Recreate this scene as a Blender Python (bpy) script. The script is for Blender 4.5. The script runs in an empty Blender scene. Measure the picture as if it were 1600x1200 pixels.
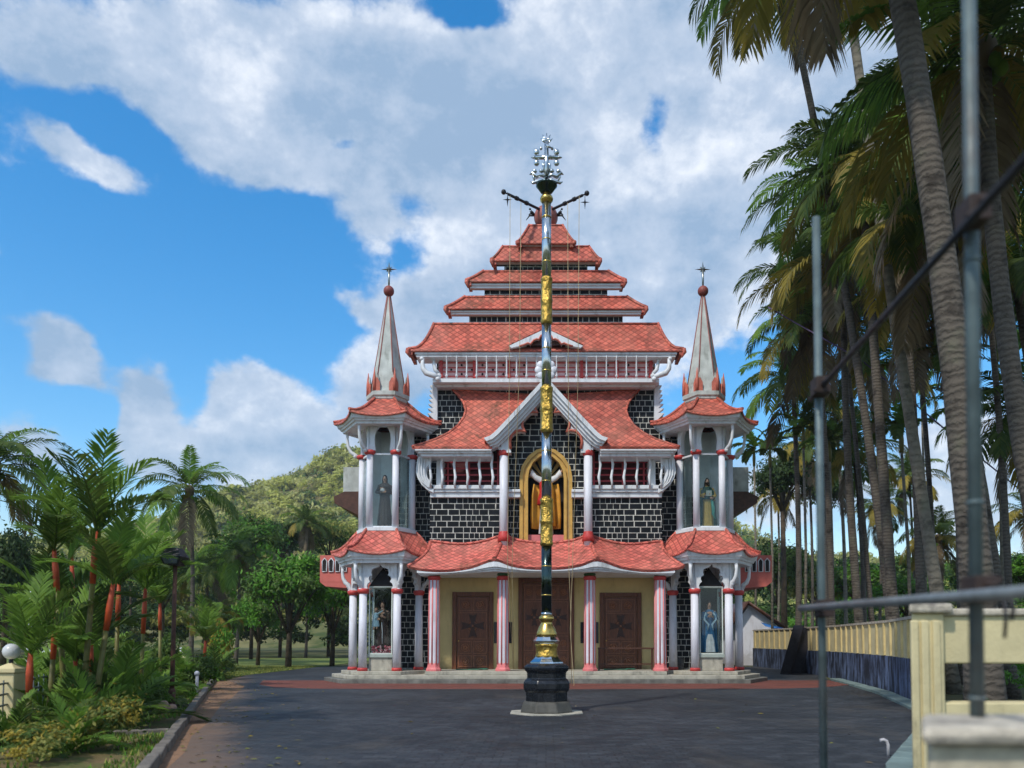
import bpy, bmesh, math, random
import numpy as np
from mathutils import Vector, Matrix
random.seed(7)
S = bpy.context.scene
COL = S.collection
PI = math.pi
R = math.radians

# ------------------------------------------------------------------ camera
F, EYE, PITCH = 1240.0, 1.6, R(2.5)
CX, CY = 853.0, 1000 - F * math.tan(PITCH)
cd = bpy.data.cameras.new('camera')
cam = bpy.data.objects.new('camera', cd)
COL.objects.link(cam)
cam.location = (0, 0, EYE)
cam.rotation_euler = (PI / 2 + PITCH, 0, 0)
cd.sensor_width = 36
cd.lens = 36 * F / 1600
cd.shift_x = (800 - CX) / 1600
cd.shift_y = (CY - 600) / 1600
cd.clip_start, cd.clip_end = 0.1, 6000
cd.dof.use_dof = True
cd.dof.focus_distance = 27.0
cd.dof.aperture_fstop = 1.0
S.camera = cam

# ------------------------------------------------------------------ light
SUN_EL, SUN_AZ = R(50), R(215)          # azimuth clockwise from +Y: behind the camera, to its left
S.view_settings.view_transform = 'Standard'
S.view_settings.look = 'None'
S.view_settings.exposure = 0.36
S.view_settings.gamma = 1.0
sd = bpy.data.lights.new('sun', 'SUN')
sd.energy, sd.angle, sd.color = 2.35, R(3.0), (1.0, 0.93, 0.83)
sun = bpy.data.objects.new('sun', sd)
COL.objects.link(sun)
sdir = Vector((math.sin(SUN_AZ) * math.cos(SUN_EL), math.cos(SUN_AZ) * math.cos(SUN_EL), math.sin(SUN_EL)))
sun.rotation_euler = (-sdir).to_track_quat('-Z', 'Y').to_euler()
sun.location = (0, -20, 60)

W = bpy.data.worlds.new('World')
S.world = W
W.use_nodes = True

def build_sky():
    nt = W.node_tree
    nt.nodes.clear()
    N, L = nt.nodes.new, nt.links.new
    def math_(op, a, b=None, clamp=False):
        n = N('ShaderNodeMath'); n.operation = op; n.use_clamp = clamp
        for i, x in enumerate((a, b)):
            if x is None: continue
            if isinstance(x, (int, float)): n.inputs[i].default_value = x
            else: L(x, n.inputs[i])
        return n.outputs[0]
    def smooth(x, a, b, lo=0.0, hi=1.0):
        n = N('ShaderNodeMapRange'); n.interpolation_type = 'SMOOTHSTEP'
        L(x, n.inputs[0])
        for i, q in enumerate((a, b, lo, hi)): n.inputs[i + 1].default_value = q
        return n.outputs[0]
    def mix(f, a, b, mode='MIX'):
        n = N('ShaderNodeMix'); n.data_type = 'RGBA'; n.blend_type = mode
        if isinstance(f, float): n.inputs[0].default_value = f
        else: L(f, n.inputs[0])
        for i, x in ((6, a), (7, b)):
            if isinstance(x, tuple): n.inputs[i].default_value = (*x, 1)
            else: L(x, n.inputs[i])
        return n.outputs[2]
    tc = N('ShaderNodeTexCoord')
    sep = N('ShaderNodeSeparateXYZ'); L(tc.outputs['Generated'], sep.inputs[0])
    x, y, z = sep.outputs
    az = math_('ARCTAN2', x, y)
    el = math_('ARCTAN2', z, math_('SQRT', math_('ADD', math_('MULTIPLY', x, x), math_('MULTIPLY', y, y))))
    cmb = N('ShaderNodeCombineXYZ'); L(az, cmb.inputs[0]); L(el, cmb.inputs[1])
    # gentle warping of the cloud layout so that outlines billow
    mp = N('ShaderNodeMapping'); L(tc.outputs['Generated'], mp.inputs[0]); mp.inputs['Scale'].default_value = (1, 1, 1.35)
    def noise(scale, detail, rough, off=(0, 0, 0), lac=2.1, src=None):
        m = N('ShaderNodeMapping'); L(src or mp.outputs[0], m.inputs[0]); m.inputs['Location'].default_value = off
        n = N('ShaderNodeTexNoise'); L(m.outputs[0], n.inputs['Vector'])
        n.inputs['Scale'].default_value = scale; n.inputs['Detail'].default_value = detail
        n.inputs['Roughness'].default_value = rough; n.inputs['Lacunarity'].default_value = lac
        return n
    wn = noise(7.0, 4, .55, (3.1, 1.7, .4))
    sub = N('ShaderNodeVectorMath'); sub.operation = 'SUBTRACT'; L(wn.outputs['Color'], sub.inputs[0]); sub.inputs[1].default_value = (.5, .5, .5)
    scl = N('ShaderNodeVectorMath'); scl.operation = 'SCALE'; L(sub.outputs[0], scl.inputs[0]); scl.inputs['Scale'].default_value = .07
    wadd = N('ShaderNodeVectorMath'); wadd.operation = 'ADD'; L(cmb.outputs[0], wadd.inputs[0]); L(scl.outputs[0], wadd.inputs[1])
    pos = wadd.outputs[0]
    def blob(px, py, rx, ry, w, rot=0.0):
        u, v = (px - CX) / F, (1000 - py) / F
        a, e = math.atan(u), math.atan(v * math.cos(math.atan(u)))
        m = N('ShaderNodeMapping'); m.vector_type = 'TEXTURE'; L(pos, m.inputs[0])
        m.inputs['Location'].default_value = (a, e, 0)
        m.inputs['Rotation'].default_value = (0, 0, R(-rot))
        k = math.cos(a) ** 2
        m.inputs['Scale'].default_value = (rx / F * k, ry / F * max(.55, math.cos(e) ** 2), 1)
        ln = N('ShaderNodeVectorMath'); ln.operation = 'LENGTH'; L(m.outputs[0], ln.inputs[0])
        return smooth(ln.outputs['Value'], 0.0, 1.55, w, 0.0)
    BL = [(10, 60, 95, 140, .62), (100, 95, 120, 60, .42), (128, 248, 95, 36, .85, 24), (60, 205, 50, 26, .5, 20), (270, 60, 200, 110, .8), (330, 170, 110, 80, .6),
          (450, 130, 260, 130, .85), (400, 235, 130, 45, .75), (560, 215, 130, 75, .7), (640, 100, 230, 140, .8), (720, 250, 170, 110, .8),
          (900, 60, 200, 110, .75), (1060, 170, 260, 230, .9), (1200, 60, 250, 150, .8), (960, 350, 170, 150, .85), (760, 380, 110, 80, .6),
          (1130, 350, 200, 170, .8), (1060, 520, 130, 130, .55), (558, 338, 66, 42, .85, 14), (660, 490, 100, 90, 1.1), (700, 420, 80, 60, .5),
          (585, 590, 80, 62, 1.0), (545, 468, 60, 20, .7, 14), (530, 680, 70, 60, .7), (92, 530, 85, 52, 1.3, 12), (60, 560, 50, 36, .6), (140, 580, 60, 32, .6), (222, 640, 62, 66, 1.2), (270, 700, 80, 36, .6),
          (390, 630, 85, 72, 1.3), (410, 690, 90, 60, 1.0), (300, 720, 150, 40, .4), (40, 700, 80, 50, .5), (470, 770, 150, 50, .5),
          (1480, 720, 170, 130, .85), (1190, 760, 130, 80, .65), (1590, 60, 130, 150, .8), (1330, 200, 200, 260, .65), (-120, 330, 100, 150, .6),
          (-250, 620, 160, 120, .5), (1800, 400, 240, 200, .55)]
    acc = None
    for b in BL:
        o = blob(*b)
        acc = o if acc is None else math_('ADD', acc, o)
    acc = math_('MINIMUM', acc, .95)
    holes = [(1015, 168, 26, 62, .62), (740, -5, 80, 34, .9), (522, 213, 38, 16, .6), (250, 400, 260, 85, .6), (470, 350, 60, 50, .4),
             (115, 165, 125, 58, .75), (1370, 540, 200, 150, .35), (330, 480, 260, 80, .5), (630, 400, 55, 40, .5), (1120, 610, 70, 80, .5), (170, 560, 36, 70, .5), (120, 650, 60, 36, .5), (300, 600, 26, 60, .4)]
    for h in holes:
        acc = math_('SUBTRACT', acc, blob(*h))
    # away from the view: broken cloud of the same kind
    back = smooth(math_('ABSOLUTE', az), .75, 1.2, 0, .42)
    top = smooth(el, .75, 1.1, 0, .45)
    acc = math_('ADD', acc, math_('MAXIMUM', back, top))
    acc = math_('MINIMUM', acc, .9)
    n1 = noise(9.0, 9, .6).outputs[0]
    n2 = noise(26.0, 7, .62, (5, 2, 8)).outputs[0]
    fb = math_('ADD', math_('MULTIPLY', math_('SUBTRACT', n1, .5), 1.25), math_('MULTIPLY', math_('SUBTRACT', n2, .5), .75))
    dens = math_('ADD', acc, fb)
    alpha = smooth(dens, .1, .62)
    # side lighting: density sampled a little towards the sun's side
    n1b = noise(9.0, 9, .6, (-.035, 0, .05)).outputs[0]
    rim = math_('MULTIPLY', math_('SUBTRACT', n1, n1b), 2.3)
    n4 = noise(13.0, 8, .65, (2, 7, 5)).outputs[0]
    n3 = noise(5.0, 6, .55, (9, 4, 2)).outputs[0]
    shade = math_('ADD', math_('ADD', rim, math_('ADD', smooth(n3, .3, .7, .06, .55), math_('MULTIPLY', math_('SUBTRACT', n4, .5), .55))), math_('MULTIPLY', math_('SUBTRACT', n2, .5), .5))
    sep_r = smooth(az, -.25, .25, -.06, .14)
    shade = math_('ADD', shade, sep_r)
    thick = smooth(dens, .5, 1.5, 0, .2)
    shade = math_('ADD', math_('MULTIPLY', math_('SUBTRACT', shade, thick), .74), .1)
    sky = N('ShaderNodeTexSky'); sky.sky_type = 'NISHITA'; sky.sun_disc = False
    sky.sun_elevation = SUN_EL; sky.sun_rotation = SUN_AZ
    sky.air_density = 1.2; sky.dust_density = .6; sky.ozone_density = 3.0
    hs = N('ShaderNodeHueSaturation'); L(sky.outputs[0], hs.inputs['Color'])
    hs.inputs['Hue'].default_value = .497; hs.inputs['Saturation'].default_value = 1.42; hs.inputs['Value'].default_value = SKYV
    cl = N('ShaderNodeValToRGB'); L(shade, cl.inputs[0])
    e = cl.color_ramp.elements
    e[0].position, e[0].color = -.0, (*[c * CLV for c in (2.9, 4.0, 5.5)], 1)
    e[1].position, e[1].color = 1.0, (*[c * CLV for c in (9.9, 10.0, 10.2)], 1)
    m_ = e.new(.42); m_.color = (*[c * CLV for c in (4.8, 5.6, 6.8)], 1)
    col = mix(math_('MULTIPLY', alpha, .9), hs.outputs[0], cl.outputs[0])
    hz = smooth(el, -.02, .24, .5, 0.0)
    col = mix(hz, col, tuple(c * CLV for c in (5.2, 6.6, 8.0)))
    bg = N('ShaderNodeBackground'); L(col, bg.inputs[0]); bg.inputs[1].default_value = .12
    out = N('ShaderNodeOutputWorld'); L(bg.outputs[0], out.inputs[0])
SKYV, CLV = 1.34, .82
build_sky()

# ------------------------------------------------------------------ helpers
def U(px, py, d):
    """pixel of the 1600x1200 photograph seen at depth d -> (x, z)"""
    u, v = (px - CX) / F, (CY - py) / F
    t = d / (math.cos(PITCH) - v * math.sin(PITCH))
    return u * t, EYE + t * (math.sin(PITCH) + v * math.cos(PITCH))
def P(px, py, d):
    x, z = U(px, py, d)
    return Vector((x, d, z))
def G(px, py):
    """ground point under a pixel"""
    u, v = (px - CX) / F, (CY - py) / F
    dz = math.sin(PITCH) + v * math.cos(PITCH)
    t = -EYE / dz
    return u * t, t * (math.cos(PITCH) - v * math.sin(PITCH))

def wl(o):
    p = Vector((0, 0, 0))
    while o is not None:
        p += o.location
        o = o.parent
    return p

class MB:
    def __init__(s):
        s.v, s.f, s.m, s.uv, s.s = [], [], [], [], []
    def add(s, vs, fs, mi=0, uvs=None, smooth=False):
        o = len(s.v)
        s.v.extend(tuple(map(float, p)) for p in vs)
        for k, f in enumerate(fs):
            s.f.append(tuple(i + o for i in f)); s.m.append(mi); s.s.append(smooth)
            s.uv.append([uvs[i] for i in f] if uvs is not None else None)
        return s
    def box(s, x0, x1, y0, y1, z0, z1, mi=0):
        if x0 > x1: x0, x1 = x1, x0
        v = [(x, y, z) for z in (z0, z1) for y in (y0, y1) for x in (x0, x1)]
        return s.add(v, [(0, 2, 3, 1), (4, 5, 7, 6), (0, 1, 5, 4), (2, 6, 7, 3), (0, 4, 6, 2), (1, 3, 7, 5)], mi)
    def prism(s, poly, y0, y1, mi=0, T=None):
        n = len(poly)
        a = sum(poly[i][0] * poly[(i + 1) % n][1] - poly[(i + 1) % n][0] * poly[i][1] for i in range(n))
        if a < 0: poly = poly[::-1]
        v = [Vector((x, y0, z)) for x, z in poly] + [Vector((x, y1, z)) for x, z in poly]
        if T is not None: v = [T @ p for p in v]
        f = [tuple(range(n)), tuple(range(2 * n - 1, n - 1, -1))]
        f += [(i, i + n, (i + 1) % n + n, (i + 1) % n) for i in range(n)]
        return s.add(v, f, mi)
    def slab(s, poly, z0, z1, mi=0):
        n = len(poly)
        a = sum(poly[i][0] * poly[(i + 1) % n][1] - poly[(i + 1) % n][0] * poly[i][1] for i in range(n))
        if a < 0: poly = poly[::-1]
        v = [(x, y, z1) for x, y in poly] + [(x, y, z0) for x, y in poly]
        f = [tuple(range(n)), tuple(range(2 * n - 1, n - 1, -1))]
        f += [(i + n, (i + 1) % n + n, (i + 1) % n, i) for i in range(n)]
        return s.add(v, f, mi)
    def tube(s, pts, r, n=8, mi=0, cap=True, smooth=True, sx=1.0):
        pts = [Vector(p) for p in pts]
        m = len(pts)
        if isinstance(r, (int, float)): r = [r] * m
        vs, prev = [], None
        for i in range(m):
            t = (pts[min(i + 1, m - 1)] - pts[max(i - 1, 0)])
            if t.length < 1e-9: t = Vector((0, 0, 1))
            t.normalize()
            if prev is None:
                a = Vector((1, 0, 0)) if abs(t.x) < .8 else Vector((0, 1, 0))
                prev = (a - t * a.dot(t)).normalized()
            else:
                prev = (prev - t * prev.dot(t))
                prev = prev.normalized() if prev.length > 1e-6 else t.orthogonal().normalized()
            b = t.cross(prev)
            for k in range(n):
                q = 2 * PI * k / n
                vs.append(pts[i] + (prev * math.cos(q) * sx + b * math.sin(q)) * r[i])
        fs = [(i * n + k, i * n + (k + 1) % n, (i + 1) * n + (k + 1) % n, (i + 1) * n + k) for i in range(m - 1) for k in range(n)]
        s.add(vs, fs, mi, None, smooth)
        if cap:
            o = len(s.v) - m * n
            s.f.append(tuple(o + k for k in range(n))[::-1]); s.f.append(tuple(o + (m - 1) * n + k for k in range(n)))
            s.m += [mi, mi]; s.s += [False, False]; s.uv += [None, None]
        return s
    def lathe(s, prof, cx, cy, n=24, mi=0, smooth=True, a0=0.0):
        vs = [(cx + r * math.cos(a0 + 2 * PI * k / n), cy + r * math.sin(a0 + 2 * PI * k / n), z) for r, z in prof for k in range(n)]
        m = len(prof)
        fs = [(i * n + k, i * n + (k + 1) % n, (i + 1) * n + (k + 1) % n, (i + 1) * n + k) for i in range(m - 1) for k in range(n)]
        fs += [tuple(range(n))[::-1], tuple((m - 1) * n + k for k in range(n))]
        return s.add(vs, fs, mi, None, smooth)
    def ball(s, c, r, mi=0, n=14, m=9, sc=(1, 1, 1), rot=None):
        vs, fs = [], []
        for i in range(m + 1):
            t = PI * i / m
            for k in range(n):
                a = 2 * PI * k / n
                p = Vector((r * sc[0] * math.sin(t) * math.cos(a), r * sc[1] * math.sin(t) * math.sin(a), r * sc[2] * math.cos(t)))
                if rot is not None: p = rot @ p
                vs.append(Vector(c) + p)
        for i in range(m):
            for k in range(n):
                if i == 0: fs.append((k, n + k, n + (k + 1) % n))
                elif i == m - 1: fs.append((i * n + k, (i + 1) * n + k, i * n + (k + 1) % n))
                else: fs.append((i * n + k, (i + 1) * n + k, (i + 1) * n + (k + 1) % n, i * n + (k + 1) % n))
        return s.add(vs, fs, mi, None, True)
    def grid(s, pts, uvs=None, mi=0, smooth=True):
        r, c = len(pts), len(pts[0])
        vs = [p for row in pts for p in row]
        uv = [q for row in uvs for q in row] if uvs is not None else None
        fs = [(i * c + j, i * c + j + 1, (i + 1) * c + j + 1, (i + 1) * c + j) for i in range(r - 1) for j in range(c - 1)]
        return s.add(vs, fs, mi, uv, smooth)
    def build(s, name, mats, parent=None, bevel=0.0, world=True, solid=0.0):
        if not isinstance(mats, (list, tuple)): mats = [mats]
        me = bpy.data.meshes.new(name)
        off = wl(parent) if (parent is not None and world) else Vector((0, 0, 0))
        V = np.array(s.v, dtype=float).reshape(-1, 3)
        me.from_pydata((V - np.array(off)).tolist(), [], s.f)
        me.polygons.foreach_set('material_index', s.m)
        me.polygons.foreach_set('use_smooth', s.s)
        uvl = me.uv_layers.new(name='UVMap')
        out = []
        for f, uv in zip(s.f, s.uv):
            if uv is not None:
                for q in uv: out.extend(q)
            else:
                p = V[list(f)]
                nrm = np.abs(np.cross(p[1] - p[0], p[2] - p[0])) if len(f) < 5 else np.abs(sum(np.cross(p[i] - p[0], p[i + 1] - p[0]) for i in range(1, len(f) - 1)))
                ax = int(np.argmax(nrm))
                i, j = ((1, 2), (0, 2), (0, 1))[ax]
                for q in p: out.extend((q[i], q[j]))
        uvl.data.foreach_set('uv', out)
        for m in mats: me.materials.append(m)
        me.update()
        o = bpy.data.objects.new(name, me)
        COL.objects.link(o)
        if parent is not None: o.parent = parent
        if solid:
            md = o.modifiers.new('solid', 'SOLIDIFY'); md.thickness = solid; md.offset = 0
        if bevel:
            md = o.modifiers.new('bevel', 'BEVEL'); md.width = bevel; md.segments = 2; md.limit_method = 'ANGLE'; md.angle_limit = R(40)
        return o

def tag(o, label, cat, group=None, kind=None):
    o['label'] = label; o['category'] = cat
    if group: o['group'] = group
    if kind: o['kind'] = kind
    return o
def thing(name, loc, label, cat, group=None, parent=None):
    o = bpy.data.objects.new(name, None)
    o.empty_display_size = .2
    COL.objects.link(o); o.location = loc
    if parent is not None: o.parent = parent
    else: tag(o, label, cat, group)
    return o
def node_part(name, loc, parent):
    o = bpy.data.objects.new(name, None); COL.objects.link(o)
    o.location = Vector(loc) - wl(parent); o.parent = parent
    return o
def struct(o):
    o['kind'] = 'structure'
    return o

# ------------------------------------------------------------------ materials
class NT:
    def __init__(s, name):
        s.mat = bpy.data.materials.new(name); s.mat.use_nodes = True
        s.t = s.mat.node_tree; s.t.nodes.clear()
        s.b = s.N('ShaderNodeBsdfPrincipled'); s.o = s.N('ShaderNodeOutputMaterial'); s.L(s.b.outputs[0], s.o.inputs[0])
        s.tc = s.N('ShaderNodeTexCoord')
    def N(s, k): return s.t.nodes.new(k)
    def L(s, a, b): s.t.links.new(a, b)
    def set(s, sock, x):
        if isinstance(x, (int, float)): sock.default_value = x
        elif isinstance(x, tuple): sock.default_value = (*x, 1) if len(x) == 3 and sock.type == 'RGBA' else x
        else: s.L(x, sock)
    def math(s, op, a, b=None, c=None):
        n = s.N('ShaderNodeMath'); n.operation = op
        for i, x in enumerate((a, b, c)):
            if x is not None: s.set(n.inputs[i], x)
        return n.outputs[0]
    def noise(s, scale, detail=5, rough=.55, vec=None, sc3=None, kind='Object'):
        v = vec if vec is not None else s.tc.outputs[kind]
        if sc3:
            m = s.N('ShaderNodeMapping'); s.L(v, m.inputs[0]); m.inputs['Scale'].default_value = sc3; v = m.outputs[0]
        n = s.N('ShaderNodeTexNoise'); s.L(v, n.inputs['Vector'])
        n.inputs['Scale'].default_value = scale; n.inputs['Detail'].default_value = detail; n.inputs['Roughness'].default_value = rough
        return n.outputs[0]
    def ramp(s, x, a, b, lo=0., hi=1.):
        n = s.N('ShaderNodeMapRange'); n.interpolation_type = 'SMOOTHSTEP'; s.set(n.inputs[0], x)
        for i, q in enumerate((a, b, lo, hi)): n.inputs[i + 1].default_value = q
        return n.outputs[0]
    def mix(s, f, a, b, mode='MIX'):
        n = s.N('ShaderNodeMix'); n.data_type = 'RGBA'; n.blend_type = mode
        s.set(n.inputs[0], f); s.set(n.inputs[6], a); s.set(n.inputs[7], b)
        return n.outputs[2]
    def gray(s, x):
        n = s.N('ShaderNodeCombineColor')
        for i in range(3): s.set(n.inputs[i], x)
        return n.outputs[0]
    def bump(s, h, strength=.3, dist=.02):
        n = s.N('ShaderNodeBump'); n.inputs['Strength'].default_value = strength; n.inputs['Distance'].default_value = dist
        s.L(h, n.inputs['Height']); s.L(n.outputs[0], s.b.inputs['Normal'])
    def fin(s, col, rough=.5, metal=0., spec=.5):
        s.set(s.b.inputs['Base Color'], col); s.set(s.b.inputs['Roughness'], rough)
        s.set(s.b.inputs['Metallic'], metal); s.b.inputs['Specular IOR Level'].default_value = spec
        return s.mat

def paint(name, col, rough=.5, var=.12, vs=2.5, dirt=0., dcol=(.10, .085, .06), bump=.08, bs=30, metal=0., spec=.4, ds=2.2, base=None):
    t = NT(name)
    n = t.noise(vs, 6, .6)
    c = t.mix(1.0, col, t.gray(t.ramp(n, .25, .75, 1 - var, 1 + var)), 'MULTIPLY')
    if dirt:
        st = t.noise(ds, 7, .65, sc3=(1.6, 1.6, .45) if ds == 2.2 else (1, 1, 1))
        sp = t.noise(9 if ds == 2.2 else ds * 3.5, 5, .6)
        d = t.math('MULTIPLY', t.ramp(st, .48, .75), t.ramp(sp, .3, .7, .4, 1.))
        c = t.mix(t.math('MULTIPLY', d, dirt), c, dcol)
    if base is not None:
        zz = t.N('ShaderNodeSeparateXYZ'); t.L(t.tc.outputs['Object'], zz.inputs[0])
        zn = t.math('SUBTRACT', zz.outputs[2], t.math('MULTIPLY', t.math('SUBTRACT', t.noise(5, 6, .65), .5), 1.1))
        c = t.mix(t.ramp(zn, base, base + .6, .55, 0.), c, dcol)
    if bump: t.bump(t.noise(bs, 5, .6), bump, .02)
    rr = t.ramp(t.noise(vs * 2.3, 4), .3, .7, max(.02, rough - .08), rough + .08)
    return t.fin(c, rr, metal, spec)

M = {}
M['white'] = paint('white_paint', (.74, .77, .80), .5, .07, 1.5, .7, (.2, .19, .17))
M['white_clean'] = paint('white_enamel', (.72, .735, .80), .5, .06, 1.5, .45, (.30, .27, .24), base=.42)
M['grey_plaster'] = paint('weathered_plaster', (.50, .53, .50), .8, .2, 2.0, .8, (.13, .14, .1))
M['red'] = paint('red_paint', (.56, .06, .055), .45, .15, 3, .15)
M['pink'] = paint('pink_paint', (.72, .20, .20), .5, .12, 3, .2)
M['rail_red'] = paint('grille_red', (.45, .045, .06), .45, .15)
M['orange_red'] = paint('faded_red_paint', (.55, .15, .10), .6, .25, 5, .3)
M['green'] = paint('green_paint', (.03, .12, .03), .5, .2)
M['cream'] = paint('yellow_wall_paint', (.66, .53, .24), .7, .10, 1.0, .35, (.25, .19, .09), base=.42)
M['cream_old'] = paint('old_cream_paint', (.62, .54, .31), .8, .14, 2.0, .55, (.13, .10, .06), .25, 25)
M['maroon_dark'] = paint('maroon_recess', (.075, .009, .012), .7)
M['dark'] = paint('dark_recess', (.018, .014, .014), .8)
M['wood_dark'] = paint('brown_wood', (.085, .035, .02), .45, .3, 6, 0, bump=.2)
M['gold_paint'] = paint('gold_paint', (.60, .36, .085), .42, .15, 4, .15, (.2, .11, .03))
M['skin'] = paint('statue_skin', (.55, .32, .22), .6, .05)
M['hair'] = paint('dark_hair', (.025, .015, .01), .7)
M['iron'] = paint('dark_iron', (.03, .03, .034), .5, .2, 8, 0, metal=.5)
M['rust'] = paint('rusty_iron', (.11, .05, .035), .7, .3, 8)
M['rope'] = paint('rope', (.36, .29, .16), .8, .2)
M['concrete'] = paint('concrete', (.33, .33, .31), .85, .18, 3, .5, (.08, .08, .07), .4, 40)
M['pipe'] = paint('grey_pipe', (.10, .14, .145), .5, .28, 5, .5, (.13, .08, .06), .2, 60, .2)
M['soil'] = paint('soil', (.17, .10, .055), .95, .3, 1.5, 0, bump=.6, bs=8)

def stone_blocks():
    t = NT('black_stone_blocks')
    uv = t.tc.outputs['UV']
    ns = t.N('ShaderNodeTexNoise'); t.L(uv, ns.inputs['Vector']); ns.inputs['Scale'].default_value = 1.6; ns.inputs['Detail'].default_value = 1
    sp = t.N('ShaderNodeSeparateXYZ'); t.L(uv, sp.inputs[0])
    row = t.math('FLOOR', t.math('DIVIDE', sp.outputs[1], .232))
    jit = t.math('MULTIPLY', t.math('SINE', t.math('ADD', t.math('MULTIPLY', row, 12.7), t.math('MULTIPLY', sp.outputs[0], 3.4))), .115)
    cb = t.N('ShaderNodeCombineXYZ'); t.L(t.math('ADD', sp.outputs[0], jit), cb.inputs[0]); t.L(sp.outputs[1], cb.inputs[1])
    b = t.N('ShaderNodeTexBrick'); t.L(cb.outputs[0], b.inputs['Vector'])
    b.offset = .5; b.squash = .8; b.squash_frequency = 3
    b.inputs['Color1'].default_value = (.004, .0055, .008, 1); b.inputs['Color2'].default_value = (.013, .016, .021, 1)
    b.inputs['Mortar'].default_value = (.72, .72, .66, 1)
    b.inputs['Scale'].default_value = 1; b.inputs['Mortar Size'].default_value = .0145; b.inputs['Mortar Smooth'].default_value = .1
    b.inputs['Brick Width'].default_value = .335; b.inputs['Row Height'].default_value = .232
    gr = t.noise(5, 5, .6, vec=uv)
    c = t.mix(1., b.outputs['Color'], t.gray(t.math('MULTIPLY', t.ramp(gr, .25, .75, .5, 1.2), t.ramp(t.noise(.7, 6, .65, vec=uv), .3, .6, .6, 1.))), 'MULTIPLY')
    h = t.math('ADD', b.outputs['Fac'], t.math('MULTIPLY', t.noise(14, 4, .6, vec=uv), .7))
    t.bump(h, .4, .02)
    return t.fin(c, t.math('ADD', t.math('MULTIPLY', b.outputs['Fac'], .45), t.ramp(gr, .3, .7, .42, .62)), 0., .22)
M['stone'] = stone_blocks()

def tiles(name, col, w=.23, h=.19, moss=.55):
    t = NT(name)
    sp = t.N('ShaderNodeSeparateXYZ'); t.L(t.tc.outputs['UV'], sp.inputs[0])
    u, v = t.math('DIVIDE', sp.outputs[0], w), t.math('DIVIDE', sp.outputs[1], h)
    a, b = t.math('ADD', u, v), t.math('SUBTRACT', u, v)
    fa, fb = t.math('FRACT', a), t.math('FRACT', b)
    hgt = t.math('SUBTRACT', fb, fa)                       # thick at the lower tip
    low = t.math('MINIMUM', fa, t.math('SUBTRACT', 1., fb))
    seam = t.ramp(low, .04, .26, 1., 0.)
    cid = t.N('ShaderNodeCombineXYZ'); t.L(t.math('FLOOR', a), cid.inputs[0]); t.L(t.math('FLOOR', b), cid.inputs[1])
    wn = t.N('ShaderNodeTexWhiteNoise'); t.L(cid.outputs[0], wn.inputs['Vector'])
    c = t.mix(1., col, t.gray(t.ramp(wn.outputs['Value'], 0, 1, .68, 1.22)), 'MULTIPLY')
    c = t.mix(t.math('MULTIPLY', seam, .8), c, (.17, .03, .022))
    big = t.noise(.9, 7, .65); fine = t.noise(7, 5, .6)
    fade = t.ramp(big, .35, .7, .0, .3)
    c = t.mix(fade, c, (.62, .27, .19))
    st = t.math('MULTIPLY', t.ramp(t.noise(.8, 6, .6, vec=t.tc.outputs['UV']), .48, .68), t.ramp(fine, .35, .62))
    c = t.mix(t.ramp(t.noise(1., 5, .65, vec=t.tc.outputs['UV'], sc3=(4.5, .5, 1)), .52, .78, 0, .5), c, (.20, .06, .04))
    c = t.mix(t.math('MULTIPLY', st, moss), c, (.09, .055, .03))
    t.bump(hgt, .7, .035)
    return t.fin(c, t.ramp(fine, .3, .7, .45, .65), 0., .35)
M['tile'] = tiles('red_fishscale_tiles', (.56, .128, .085), .30, .25, .85)
M['tile_pink'] = tiles('glossy_red_tiles', (.64, .145, .112), .30, .24, .8)

def metal(name, col, rough, relief=0., rs=9.):
    t = NT(name)
    n = t.noise(6, 4)
    c = t.mix(1., col, t.gray(t.ramp(n, .3, .7, .85, 1.08)), 'MULTIPLY')
    if relief:
        vor = t.N('ShaderNodeTexVoronoi'); t.L(t.tc.outputs['Object'], vor.inputs['Vector']); vor.inputs['Scale'].default_value = rs
        vor.feature = 'SMOOTH_F1'
        t.bump(t.math('ADD', vor.outputs['Distance'], t.math('MULTIPLY', t.noise(rs * 2.5, 4), .8)), relief, .05)
    return t.fin(c, t.ramp(n, .3, .7, rough, rough + .06), 1.)
M['chrome'] = metal('polished_steel', (.58, .62, .63), .13)
M['steel_dark'] = metal('dark_steel_tree_reflection', (.06, .09, .085), .12)  # near-black for the capital; lower shaft's reflected trees put into the colour
M['gold'] = metal('embossed_brass', (.58, .38, .085), .28, .9)
M['brass'] = metal('polished_brass', (.66, .45, .13), .24)
M['granite'] = paint('black_granite', (.012, .014, .018), .22, .3, 6, .25, (.09, .09, .08), .1, 20)
M['granite_old'] = paint('worn_granite', (.07, .068, .058), .6, .35, 5, .3, (.14, .13, .1), .3, 25)

def glass():
    t = NT('clear_glass')
    tr = t.N('ShaderNodeBsdfTransparent'); tr.inputs[0].default_value = (.95, .98, .975, 1)
    gl = t.N('ShaderNodeBsdfGlossy'); gl.inputs['Roughness'].default_value = .03; gl.inputs['Color'].default_value = (.9, .95, .95, 1)
    fr = t.N('ShaderNodeFresnel'); fr.inputs[0].default_value = 1.5
    mx = t.N('ShaderNodeMixShader'); t.L(t.math('MULTIPLY', fr.outputs[0], .6), mx.inputs[0]); t.L(tr.outputs[0], mx.inputs[1]); t.L(gl.outputs[0], mx.inputs[2])
    t.L(mx.outputs[0], t.o.inputs[0])
    return t.mat
M['glass'] = glass()

def carved_wood():
    t = NT('carved_door_wood')
    g = t.noise(7, 6, .6, sc3=(6, 6, .5))
    c = t.mix(t.ramp(g, .3, .7), (.085, .027, .012), (.20, .07, .028))
    t.bump(t.math('ADD', g, t.noise(28, 3)), .35, .02)
    return t.fin(c, .42, 0., .4)
M['door'] = carved_wood()

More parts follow.
